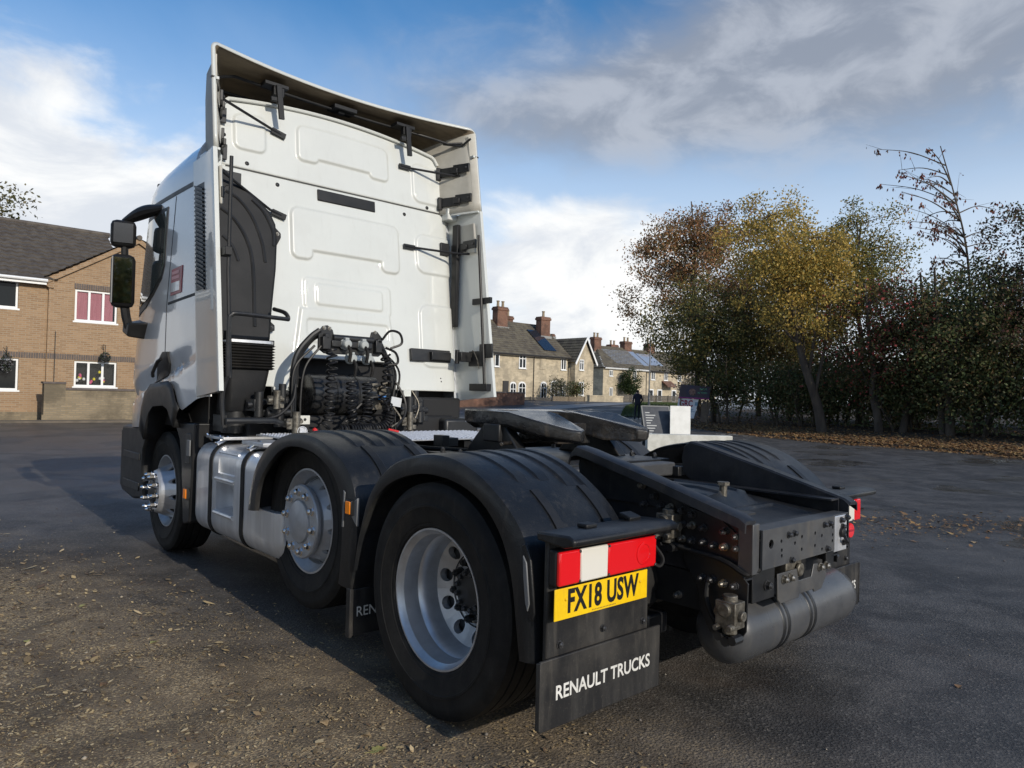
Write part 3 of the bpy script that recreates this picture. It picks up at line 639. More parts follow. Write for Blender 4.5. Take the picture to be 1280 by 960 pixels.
for s in (-1, 1):
    g, A_, B_, D_ = guard(s, 0, rear_top, rear_bot, 0, 0, dict(ribs=ribs))
    for x0, x1, t0, t1 in straps:
        k = MB(); R = []
        for i in range(int(t0*39), int(t1*39)+1):
            R.append([(s*x0, *(B_[i]-D_[i]*.01)), (s*x0, *(B_[i]+D_[i]*.010)), (s*x1, *(B_[i]+D_[i]*.010)), (s*x1, *(B_[i]-D_[i]*.01))])
        k.loft(R); obj('strap', k, BLK, g, .002)
    # tail ledge over the lamp, back board, lamp, plate, flap
    k = MB(); k.prism([(-.665, .898), (-.665, .868), (-.80, .858), (-.845, .870), (-.85, .892), (-.82, .905)], lambda u, v, d: (s*d, u, v), .66, 1.262); ledge = obj('lamp_ledge', k, GUARD, g, .008)
    k = MB(); k.box((s*.78, -.70, .912), (.07, .06, .02), Matrix.Rotation(.25, 3, 'X')); obj('latch', k, BLK, ledge, .005)
    k = MB(); k.box((s*1.055, -.72, .908), (.06, .05, .016)); obj('latch', k, BLK, ledge, .005)
    k = MB(); k.bx(s*.665, s*1.245, -.712, -.690, .44, .868); bb = obj('back_board', k, FLAP, g, .006)
    k = MB(); k.bx(s*.62, s*1.30, -.742, -.730, .215, .462); fl = obj('mud_flap', k, FLAP, g, .004)
    k = MB()
    k.prism([(-.745, .225), (-.724, .222), (-.724, .455), (-.745, .458)], lambda u, v, d: (s*d, u, v), 1.296, 1.305)
    obj('flap_edge', k, FLAP, fl, .002)
    # text reads left to right for someone behind the lorry
    text_obj('lettering', 'RENAULT TRUCKS', .070, Matrix.Translation((s*.955 if s < 0 else .985, -.7425, .335)) @ Matrix.Rotation(math.pi/2, 4, 'X'), WPRINT, fl, width=.535, depth=.0008, offset=.0012)
    for xx, zz in ((.70, .487), (.945, .505), (1.18, .492)):
        bolt((s*xx, -.712, zz), (0, -1, 0), .012, .016, DBOLT, 'fb')
    # lamp: red, clear, red
    k = MB(); k.bx(s*.688, s*1.246, -.752, -.713, .712, .842); lamp = obj('rear_lamp', k, BLK, g, .008)
    for x0, x1, mm, nm in ((1.244, 1.135 if s < 0 else 1.165, REDL, 'lens'), (1.1335 if s < 0 else 1.1635, .985 if s < 0 else 1.03, CLEAR, 'lens'), (.9835 if s < 0 else 1.0285, .692, REDL, 'lens')):
        k = MB(); k.bx(s*x0, s*x1, -.768, -.750, .717, .837); obj(nm, k, mm, lamp, .006)
    k = MB(); k.lathe([(.044, 0), (.044, .003), (.036, .004), (.034, .001), (.0, .001)], (s*.775, -.768, .777), (0, -1, 0), 24); obj('reflector_ring', k, REDL, lamp)
    for xx in (1.14, .98, .70):
        for zz in (.724, .830): bolt((s*xx, -.768, zz), (0, -1, 0), .0045, .004, DBOLT, 'ls')
    # grey insert in the side of the guard tail
    k = MB(); k.prism([(-.592, .80), (-.612, .775), (-.632, .63), (-.622, .60), (-.610, .63), (-.596, .73)], lambda u, v, d: (s*d, u, v), 1.250, 1.259); obj('side_insert', k, REFL, g, .003)
    k = MB(); k.prism([(-.578, .83), (-.60, .80), (-.606, .74), (-.620, .62), (-.628, .575), (-.645, .57), (-.655, .60), (-.648, .66), (-.628, .79), (-.60, .845)], lambda u, v, d: (s*d, u, v), 1.243, 1.2545); obj('side_trim', k, GUARD, g, .004)
    # middle guard
    g2, A_, B_, D_ = guard(s, 1.357, mid_top, mid_bot, 0, 0, dict(ribs=[(a, b, .36, .62) for a, b, _, _ in ribs]))
    for x0, x1, t0, t1 in straps:
        k = MB(); R = []
        for i in range(int(.62*39), int(.75*39)+1):
            R.append([(s*x0, *(B_[i]-D_[i]*.01)), (s*x0, *(B_[i]+D_[i]*.010)), (s*x1, *(B_[i]+D_[i]*.010)), (s*x1, *(B_[i]-D_[i]*.01))])
        k.loft(R); obj('strap', k, BLK, g2, .002)
    k = MB(); k.bx(s*.64, s*1.235, .655, .668, .17, .40); fl = obj('mud_flap', k, FLAP, g2, .004)
    k = MB(); k.bx(s*1.232, s*1.25, .650, .690, .165, .405); obj('flap_edge', k, FLAP, fl, .004)
    text_obj('lettering', 'RENAULT TRUCKS', .070, Matrix.Translation((s*.94, .6545, .285)) @ Matrix.Rotation(math.pi/2, 4, 'X'), WPRINT, fl, width=.535, depth=.0008)
    k = MB(); k.prism([(.60, .86), (.685, .815), (.70, .80), (.60, .72)], lambda u, v, d: (s*d, u, v), 1.240, 1.2545); k.prism([(.735, .885), (.742, .70), (.728, .70), (.718, .875)], lambda u, v, d: (s*d, u, v), 1.244, 1.2575); obj('side_trim', k, REFL, g2, .003)
    k = MB(); k.box((s*1.262, .655, .808), (.022, .055, .075)); mk = obj('marker_lamp', k, BLK, g2, .004)
    k = MB(); k.box((s*1.272, .655, .808), (.010, .045, .062)); obj('lens', k, AMB, mk, .003)
# number plate
k = MB(); k.bx(-1.20, -.78, -.749, -.7125, .602, .700); obj('plate_holder', k, BLK, T, .004)
k = MB(); k.bx(-1.252, -.730, -.754, -.750, .595, .706); pt = obj('number_plate', k, YEL, T, .0015)
text_obj('lettering', 'FX18 USW', .114, Matrix.Translation((-.985, -.7545, .652)) @ Matrix.Rotation(math.pi/2, 4, 'X'), INK, pt, width=.40, depth=.0005, offset=.0040, space=1.06)
k = MB()
for i in range(16): k.bx(-1.055+i*.0085, -1.050+i*.0085, -.7550, -.7542, .6015, .6055)
obj('maker_print', k, mat('faint_print', (.30, .2, .02), .6), pt)
for xx in (-1.195, -.775): bolt((xx, -.754, .665), (0, -1, 0), .006, .006, YEL, 'pb')
# far-side rear round reflector
k = MB(); k.lathe([(.0, .014), (.038, .014), (.042, .008), (.042, 0), (.0, 0)], (1.12, -.755, .665), (0, -1, 0), 28); rf = obj('round_reflector', k, REDL, T)
k = MB(); k.bx(1.088, 1.152, -.7705, -.7685, .659, .671); obj('bar', k, REDB, rf)
# ---------------------------------------------------------------- fuel tank
def tank(s):
    X0, X1, Y0, Y1, Z0, Z1 = .62, 1.195, 1.62, 3.09, .335, .985
    def ring(y, k):       # k insets for the rounded end
        pts = []
        for cx, cz, a0, r in ((X1-.10, Z1-.14, 0, .10), (X0+.08, Z1-.10, 90, .08), (X0+.08, Z0+.08, 180, .08), (X1-.10, Z0+.12, 270, .10)):
            for j in range(9):
                a = math.radians(a0+j*11.25); pts.append((cx+r*math.cos(a)*(1 if r != .10 else 1), cz+r*1.25*math.sin(a)))
        mx, mz = (X0+X1)/2, (Z0+Z1)/2
        return [(s*(mx+(x-mx)*(1-k/(X1-X0)*2)), y, mz+(z-mz)*(1-k/(Z1-Z0)*2)) for x, z in pts]
    m = MB(); m.loft([ring(Y0, .05), ring(Y0+.008, .025), ring(Y0+.03, .008), ring(Y0+.06, 0), ring(Y1-.06, 0), ring(Y1-.03, .008), ring(Y1-.008, .025), ring(Y1, .05)])
    t = obj('fuel_tank', m, ALU, T)
    c1 = MB(); c1.prism([(1.26, .515), (1.26, .745), (1.10, .70), (1.06, .62), (1.08, .54)], lambda u, v, d: (s*u, d, v), 2.315, 2.635)
    c2 = MB(); c2.prism([(1.26, .775), (1.26, .925), (1.188, .925), (1.180, .79)], lambda u, v, d: (s*u, d, v), 2.30, 2.60)
    c3 = MB(); c3.bx(s*.5, s*1.35, 1.5, 1.965, .632, 1.15); cut(t, [c1, c2, c3])
    b = t.modifiers.new('bevel', 'BEVEL'); b.width = .006; b.segments = 2; b.limit_method = 'ANGLE'; b.angle_limit = math.radians(50)
    k = MB()
    for xx, zz, rr in ((1.198, .512, .016), (1.197, .748, .010), (1.165, .928, .012)):
        k = MB(); k.tube([(s*xx, 2.305, zz), (s*xx, 2.645, zz)], rr, 8); obj('step_lip', k, ALU, t)
    for y in (2.74, 2.165):
        def r2(yy): return [(p[0]+(s*.006 if abs(p[0]) > .9 else -s*.006), yy, p[2]+(.006 if p[2] > .66 else -.006)) for p in ring(yy, 0)]
        k = MB(); k.loft([r2(y-.028), r2(y+.028)], True, True); obj('strap', k, RUBB, t, .002)
        k = MB(); k.box((s*1.12, y+.01, 1.0), (.10, .05, .03), Matrix.Rotation(s*.5, 3, 'Y')); obj('strap_buckle', k, CHR, t, .004)
    # aluminium deck plates and T-bolts on top
    k = MB(); k.bx(s*.76, s*1.13, 2.70, 3.05, 1.004, 1.026); obj('deck_plate', k, ALU, t, .004)
    k = MB(); k.bx(s*.92, s*1.14, 1.99, 2.34, 1.004, 1.030); obj('deck_plate', k, ALU, t, .004)
    k = MB()
    for y in (2.74, 3.0): k.cyl((s*1.10, y, .985), (s*1.13, y-.03, 1.035), .008, n=6); k.cyl((s*1.10, y, .985), (s*1.13, y+.03, 1.035), .008, n=6)
    obj('t_bolt', k, CHR, t)
for s in (-1, 1): tank(s)
# catwalk: pierced anti-slip aluminium plate behind the cab
k = MB(); k.bx(-.95, .95, 1.66, 2.56, 1.045, 1.054); cw = obj('catwalk', k, ALU, T, .002)
st = MB()
for i in range(42):
    for j in range(20):
        cx, cy = -.92+i*.0448, 1.69+j*.0447; st.cyl((cx, cy, 1.054), (cx, cy, 1.062), .013, .007, 6, True)
tag(obj('tread_stud', st, ALU, cw), kind='stuff')
k = MB()
for xx in (-.3, .3): k.bx(xx-.03, xx+.03, 1.7, 2.5, .93, 1.044)
obj('catwalk_support', k, BLKM, T)

# ---------------------------------------------------------------- fifth wheel
fw_out = []
pl = [(-.45, .62), (-.43, .80), (-.34, .93), (-.15, .97), (.15, .97), (.34, .93), (.43, .80), (.45, .62), (.445, .42), (.40, .22), (.33, .06), (.28, .03), (.22, .06), (.16, .22), (.09, .40), (.05, .52), (0, .555), (-.05, .52), (-.09, .40), (-.16, .22), (-.22, .06), (-.28, .03), (-.33, .06), (-.40, .22), (-.445, .42)]
def fwz(y): return 1.292 if y > .42 else 1.292-.23*(.42-y)
m = MB()
r0 = [(x, y, fwz(y)) for x, y in pl]; ctr = (sum(x for x, y in pl)/len(pl), .5)
def ins(k, dz): return [(x*(1-k)+0*k, (y-.5)*(1-k)+.5, fwz(y)+dz) for x, y in pl]
n = len(pl)
mm = bmesh.new()
m.loft([[(x, y, z) for x, y, z in r0], [(x*1.006, .5+(y-.5)*1.006, z-.016) for x, y, z in r0], [(x*1.0, .5+(y-.5), z-.075+(.02 if y < .2 else 0)) for x, y, z in r0], [(x*.9, .5+(y-.5)*.93, z-.105+(.035 if y < .2 else 0)) for x, y, z in r0]], True, True)
fwp = obj('fifth_wheel', m, GREASE, T, .006)
for sx in (-1, 1):
    k = MB(); k.prism([(.30, 1.03), (.82, 1.03), (.72, 1.14), (.62, 1.235), (.48, 1.235), (.40, 1.14)], lambda u, v, d: (sx*d, u, v), .36, .43)
    k.box((sx*.43, .55, 1.17), (.05, .14, .10)); obj('pedestal', k, BLKM, fwp, .008)
k = MB(); k.bx(-.52, .52, .05, 1.05, 1.000, 1.030); k.bx(-.47, -.40, -.1, 1.3, .945, .9995); k.bx(.40, .47, -.1, 1.3, .945, .9995); mp_ = obj('mounting_plate', k, BLKM, T, .004)
for i in range(6):
    for sx in (-1, 1): bolt((sx*.47, .12+i*.17, 1.03), (0, 0, 1), .013, .03, DBOLT, 'mp')
k = MB(); k.box((0, .50, 1.17), (.30, .30, .12)); k.tube([(-.2, .45, 1.13), (-.5, .40, 1.12), (-.54, .36, 1.12)], .012, 8); obj('lock_jaw', k, GREASE, fwp, .01)
# grease patches: recessed pads in the plate
for sx in (-1, 1):
    k = MB(); k.box((sx*.27, .62, 1.2935), (.10, .06, .003)); obj('grease_pad', k, GREASE, fwp)
k = MB()
for sx in (-1, 1): k.tube([(sx*.30, 1.0, .99), (sx*.36, 2.4, .99)], .018, 8)
k.tube(curve([(-.33, .9, 1.04), (-.36, 1.4, 1.03), (-.30, 1.9, 1.05), (-.2, 2.5, 1.04)], 8), .014, 8); obj('air_line', k, RUBB, T)
k = MB(); k.box((-.2, 1.35, 1.06), (.06, .10, .09)); obj('connector_block', k, BLKM, T, .004)
k = MB(); k.box((-.08, 1.45, 1.05), (.14, .08, .06)); obj('connector_block', k, BLKM, T, .004)

# ---------------------------------------------------------------- cab shell
def pan_y(z): return 2.95+.13*(z-1.5)
def edge_y(z): return 2.49+.155*(z-1.4)
def sill(Y):
    return interp(Y, [2.9, 3.33, 3.40, 3.50, 3.60, 4.02, 4.16, 4.24, 4.30, 4.34, 4.70, 5.4], [1.33, 1.20, 1.22, 1.36, 1.385, 1.36, 1.29, 1.18, 1.06, 1.02, 1.0, 1.0])
def crease(Y, z):
    z1 = interp(Y, [2.9, 3.1, 4.66, 5.2], [1.80, 1.75, 1.43, 1.36]); z2 = interp(Y, [2.9, 3.1, 4.0, 4.7, 5.2], [1.63, 1.60, 1.42, 1.26, 1.2])
    amp = .036*min(1, max(0, (Y-2.98)/.5))
    if z >= z1: return -.0
    if z >= z2: return amp*(z1-z)/(z1-z2)
    if z >= z2-.03: return amp*(1-(z2-z)/.03)
    return 0
def cab_pt(u, z):
    """u 0..1 down the nearside from rear pillar to the middle of the nose"""
    zz = max(0, z-1.5); shift = -.265*zz*(1 if z < 3.0 else 1)
    Yr = pan_y(z)+.03
    if u < .06:
        a = u/.06; q = a*math.pi/2; return (-1.13-.085*math.sin(q), Yr+.09*(1-math.cos(q)))
    YS = 4.45+shift*.62
    if u < .66: a = (u-.06)/.60; Y = lerp(Yr+.09, YS, a); X = -1.215-.022*math.sin(a*math.pi/2)
    else:
        a = (u-.66)/.34; q = a*math.pi/2; p = .78
        X = -1.235+1.235*(1-math.cos(q)**p) if False else -(1.235-.47)*1.0-.47*math.cos(q)**.9 if a < .62 else None
        q2 = min(1, a/.62)*math.pi/2
        if a < .62: X = -(1.237-.45)-.45*math.cos(q2); Y = YS+.80*math.sin(q2)
        else: X = -.787*(1-(a-.62)/.38); Y = YS+.80+.06*math.sin((a-.62)/.38*math.pi/2)
    X *= 1-.018*zz
    return (X+crease(Y, z), Y)
us = list(np.r_[np.linspace(0, .06, 6), np.linspace(.06, .66, 70)[1:], np.linspace(.66, 1, 36)[1:]])
rows = 56; ringsL = []
for u in us:
    col = []
    Y0 = cab_pt(u, 1.3)[1]; b0 = sill(Y0)
    for k in range(rows+1):
        z = lerp(b0, 3.0, k/rows); X, Y = cab_pt(u, z); col.append((X, Y, z))
    # roof dome
    X, Y = cab_pt(u, 3.0)
    for k in range(1, 15):
        q = k/14*math.pi/2; t = 1-math.cos(q)**.72
        h = interp(Y, [3.0, 3.6, 4.1, 4.4, 4.8], [.54, .52, .44, .34, .30])*math.sin(q)**.72
        cx, cy = 0, 3.65
        col.append((lerp(X, cx, t*.92), max(lerp(Y, cy if Y > cy else Y+.0, t*(.92 if Y > cy else 0)), pan_y(3.0+h)+.05), 3.0+h))
    ringsL.append(col)
m = MB(); m.loft(ringsL, False, False); k2 = m.mirror(); 
full = MB(); full.add(m.v, m.f); full.add(k2.v, k2.f)
cab = obj('cab_shell', full, WHITE_SIDE, T, angle=28)
# back panel with its pressings as real relief
def sdrr(x, z, x0, x1, z0, z1, r):
    cx, cz = (x0+x1)/2, (z0+z1)/2; qx = np.abs(x-cx)-(x1-x0)/2+r; qz = np.abs(z-cz)-(z1-z0)/2+r
    return np.hypot(np.maximum(qx, 0), np.maximum(qz, 0))+np.minimum(np.maximum(qx, qz), 0)-r
def ss(d, w): t = np.clip(.5-d/w, 0, 1); return t*t*(3-2*t)
gx = np.linspace(-1.14, 1.14, 286); gz = np.linspace(1.40, 3.72, 291); XX, ZZ = np.meshgrid(gx, gz, indexing='ij')
H = np.zeros_like(XX); w = .026
H += .016*ss(sdrr(XX, ZZ, -.94, -.685, 3.28, 3.60, .06), w)+.016*ss(sdrr(XX, ZZ, .74, 1.10, 3.18, 3.58, .08), w)
big = np.minimum(sdrr(XX, ZZ, -.41, .47, 3.335, 3.60, .06), np.minimum(sdrr(XX, ZZ, -.41, -.22, 3.30, 3.5, .05), sdrr(XX, ZZ, .27, .47, 3.295, 3.5, .05))); H += .018*ss(big, w)
big = np.minimum(sdrr(XX, ZZ, -.485, .55, 2.54, 2.89, .07), np.minimum(sdrr(XX, ZZ, -.485, -.30, 2.46, 2.8, .06), sdrr(XX, ZZ, .36, .55, 2.45, 2.8, .06))); H += .020*ss(big, w)
H += .012*ss(sdrr(XX, ZZ, -.39, .44, 2.05, 2.31, .04), w)+.012*ss(sdrr(XX, ZZ, -.285, .35, 2.09, 2.265, .03), w)
arch = np.maximum(sdrr(XX, ZZ, -.52, .52, 1.2, 2.05, .09), np.maximum(-(XX+.52)*.986+(ZZ-1.45)*.16, (XX-.5)*.986+(ZZ-1.45)*.13)); H += .018*ss(arch, w)
H -= .012*ss(sdrr(XX, ZZ, -.375, .40, 1.82, 1.965, .03), w); H -= .010*ss(sdrr(XX, ZZ, -.39, .40, 1.70, 1.775, .02), w)
H += .016*ss(sdrr(XX, ZZ, .745, 1.3, 2.50, 2.87, .09), w)+.016*ss(sdrr(XX, ZZ, .75, 1.3, 1.62, 2.20, .10), w)
H += .016*ss(sdrr(XX, ZZ, -1.3, -.745, 2.50, 2.87, .09), w)+.016*ss(sdrr(XX, ZZ, -1.3, -.75, 1.62, 2.20, .10), w)
H -= .014*ss(np.abs(ZZ-3.112)-.006, .012)            # seam between roof and body
H -= .03*np.clip((np.abs(XX)-1.06)/.08, 0, 1)**2
# sheet-metal waviness
H += .0016*np.sin(XX*3.1+ZZ*2.3)+.0012*np.sin(XX*5.7-ZZ*4.1)
topz = 3.64+.10*(1-(gx/1.05)**2); topz = np.where(np.abs(gx) > 1.0, 3.64-(np.abs(gx)-1.0)*1.6, topz)
Z2 = np.where(ZZ > 3.2, 3.2+(ZZ-3.2)*((topz[:, None]-3.2)/(3.72-3.2)), ZZ)
Yp = 2.95+.13*(Z2-1.5)-H
V = np.stack([XX, Yp, Z2], -1).reshape(-1, 3); nz = len(gz)
hole = (sdrr(XX, ZZ, -.475, .45, 1.0, 1.635, .05) < 0)
I, J = np.meshgrid(np.arange(len(gx)-1), np.arange(nz-1), indexing='ij')
kp = ~(hole[:-1, :-1] | hole[1:, 1:] | hole[1:, :-1] | hole[:-1, 1:])
I, J = I[kp], J[kp]; F = np.stack([I*nz+J, (I+1)*nz+J, (I+1)*nz+J+1, I*nz+J+1], -1)
me = fast_mesh('back_panel', V, F, WHITE); me.shade_smooth(); bp_ = link('back_panel', me, T); so = bp_.modifiers.new('t', 'SOLIDIFY'); so.thickness = .02; so.offset = -1
# rolled lip along the roof edge
k = MB(); k.tube([(x, 2.95+.13*(z-1.5)-.012, z+.004) for x, z in zip(gx[12:-12:4], topz[12:-12:4])], .016, 8); obj('roof_lip', k, WHITE, T)
# dark engine bay seen through the cut-out
k = MB(); k.bx(-.56, .54, 3.04, 3.4, 1.30, 1.72); k.bx(-1.1, 1.1, 3.10, 4.2, 1.05, 1.395); obj('engine_bay', k, mat('engine_black', (.006, .006, .007), .7), T)
k = MB(); k.bx(-.476, -.455, 2.95, 3.04, 1.40, 1.60); k.bx(.43, .451, 2.95, 3.04, 1.40, 1.60); k.bx(-.43, .41, 2.96, 3.04, 1.63, 1.645); obj('cutout_edge', k, BLK, T)
for xx in (-.61, .59):
    k = MB(); k.bx(xx-.07, xx+.07, 2.925, 2.945, 1.335, 1.40); k.bx(xx-.07, xx-.055, 2.9, 2.9245, 1.345, 1.40); k.bx(xx+.055, xx+.07, 2.9, 2.9245, 1.345, 1.40); k.bx(xx-.07, xx+.07, 2.9, 2.9245, 1.335, 1.347); obj('jacking_lug', k, WHITE, bp_, .003)
GAPM = mat('seam_dark', (.05, .05, .048), .7)
def panel_box(x, z, dx, dz, d0, d1, name, m, bev=.004, parent=None, hole=False):
    k = MB(); R = Matrix.Rotation(-math.atan(.13), 3, 'X')
    k.box((x, pan_y(z)-(d0+d1)/2, z), (dx, d1-d0, dz), R); return obj(name, k, m, parent or bp_, bev)
panel_box(.06, 3.112, 2.14, .009, -.004, .0025, 'seam', GAPM, 0)
panel_box(.04, 3.035, .56, .10, -.005, .012, 'slot_cover', BLK, .008)
for x, z in ((.636, 3.032), (.899, 3.145), (-.839, 3.165), (-.59, 3.046), (.96, 1.52), (.965, 1.49)):
    r = .016 if z > 2 else .006
    k = MB(); k.lathe([(.0, .006), (r*.7, .006), (r, .003), (r*1.1, 0)], (x, pan_y(z), z), (0, -1, .13), 14); obj('grommet', k, BLK, bp_)
# roof air dam: loft of arch sections, open to the rear
secs = []
for iv in range(15):
    v = iv/14; w_ = 1.245-.70*v; zt = 3.925-.47*v**1.5; zl = 3.106+.25*max(0, v-.3); sec = []
    r = .07
    def yy(x, z, v=v, w_=w_):
        back = 2.495+.155*(z-1.4)+.21*(1-min(1, abs(x)/1.245)**2)*max(0, (z-3.1)/.8)
        return lerp(back, 4.35, v) if v else back
    pts = [(-w_, zl+(zt-r-zl)*t) for t in np.linspace(0, 1, 9)]
    pts += [(-w_+r*(1-math.cos(a)), zt-r+r*math.sin(a)) for a in np.linspace(0, math.pi/2, 7)[1:]]
    pts += [(x, zt+.015*(1-(x/w_)**2)) for x in np.linspace(-w_+r, w_-r, 25)[1:-1]]
    pts += [(w_-r*(1-math.cos(a)), zt-r+r*math.sin(a)) for a in np.linspace(math.pi/2, 0, 7)[:-1]]
    pts += [(w_, zl+(zt-r-zl)*t) for t in np.linspace(1, 0, 9)]
    secs.append([(x*(1 if v else 1), yy(x, z), z) for x, z in pts])
m = MB(); m.loft(secs, False, False); nc = len(secs[0])-1; m.mi = [2 if (i % nc < 9 or i % nc >= nc-9) else 0 for i in range(len(m.f))]; sp_ = obj('roof_air_dam', m, [WHITE, TAN, WHITE, WIN], T, angle=40)
so = sp_.modifiers.new('t', 'SOLIDIFY'); so.thickness = .028; so.offset = -1; so.material_offset = 1; so.material_offset_rim = 0; so.use_even_offset = True
so.use_flip_normals = False
# joints in the side of the air dam, and dark edge seal
for s in (-1, 1):
    for z in (3.635,):
        k = MB(); k.bx(s*1.215, s*1.2475, edge_y(z)-.003, edge_y(z)+.02, z-.006, z+.006); obj('joint', k, BLK, sp_)
        k = MB(); k.bx(s*1.19, s*1.214, edge_y(z)+.005, edge_y(z)+.06, z-.008, z+.012); obj('joint_rib', k, WHITE, sp_)
# inner liner cheeks of the air dam (pale, with a step)
for s in (-1, 1):
    k = MB(); k.add([(s*1.20, edge_y(3.15)+.06, 3.15), (s*1.20, edge_y(3.62)+.06, 3.62), (s*1.195, edge_y(3.84)+.05, 3.84), (s*1.12, 3.32, 3.84), (s*1.13, 3.30, 3.62), (s*1.13, 3.25, 3.15)], [(0, 1, 4, 5), (1, 2, 3, 4)]); o = obj('liner_cheek', k, WIN, sp_, 0, 0); q = o.modifiers.new('t', 'SOLIDIFY'); q.thickness = .01
# black frame rods under the air dam
k = MB()
rod = [(-1.15, 2.98, 3.60), (-1.13, 3.10, 3.74), (-1.05, 3.16, 3.79)]+[(x, 3.19+.05*(1-(x/1.0)**2), 3.835) for x in np.linspace(-.95, .80, 12)]+[(.93, 3.12, 3.80), (1.05, 3.06, 3.77), (1.19, 2.98, 3.79)]
k.tube(rod, .012, 8); obj('frame_rod', k, BLK, sp_)
k = MB(); k.tube([(-1.10, 3.3, 3.62)]+[(x, 3.42, 3.775) for x in np.linspace(-1.0, 1.0, 9)]+[(1.1, 3.3, 3.62)], .016, 8); obj('frame_rod', k, BLK, sp_)
for x in (-.615, .625):      # adjuster arms hanging over the panel
    k = MB(); R = Matrix.Rotation(-.12, 3, 'Y'); k.box((x-.02, 3.17, 3.84), (.20, .12, .03)); k.box((x, 3.14, 3.80), (.09, .05, .09)); k.box((x+.005, 3.10, 3.70), (.046, .022, .27), R); k.box((x-.02, 3.115, 3.72), (.10, .03, .035), R); obj('adjuster_arm', k, BLK, sp_, .004)
k = MB(); k.box((.02, 3.24, 3.85), (.22, .14, .035)); k.box((.0, 3.24, 3.825), (.06, .05, .03)); obj('adjuster_bracket', k, BLK, sp_, .004)

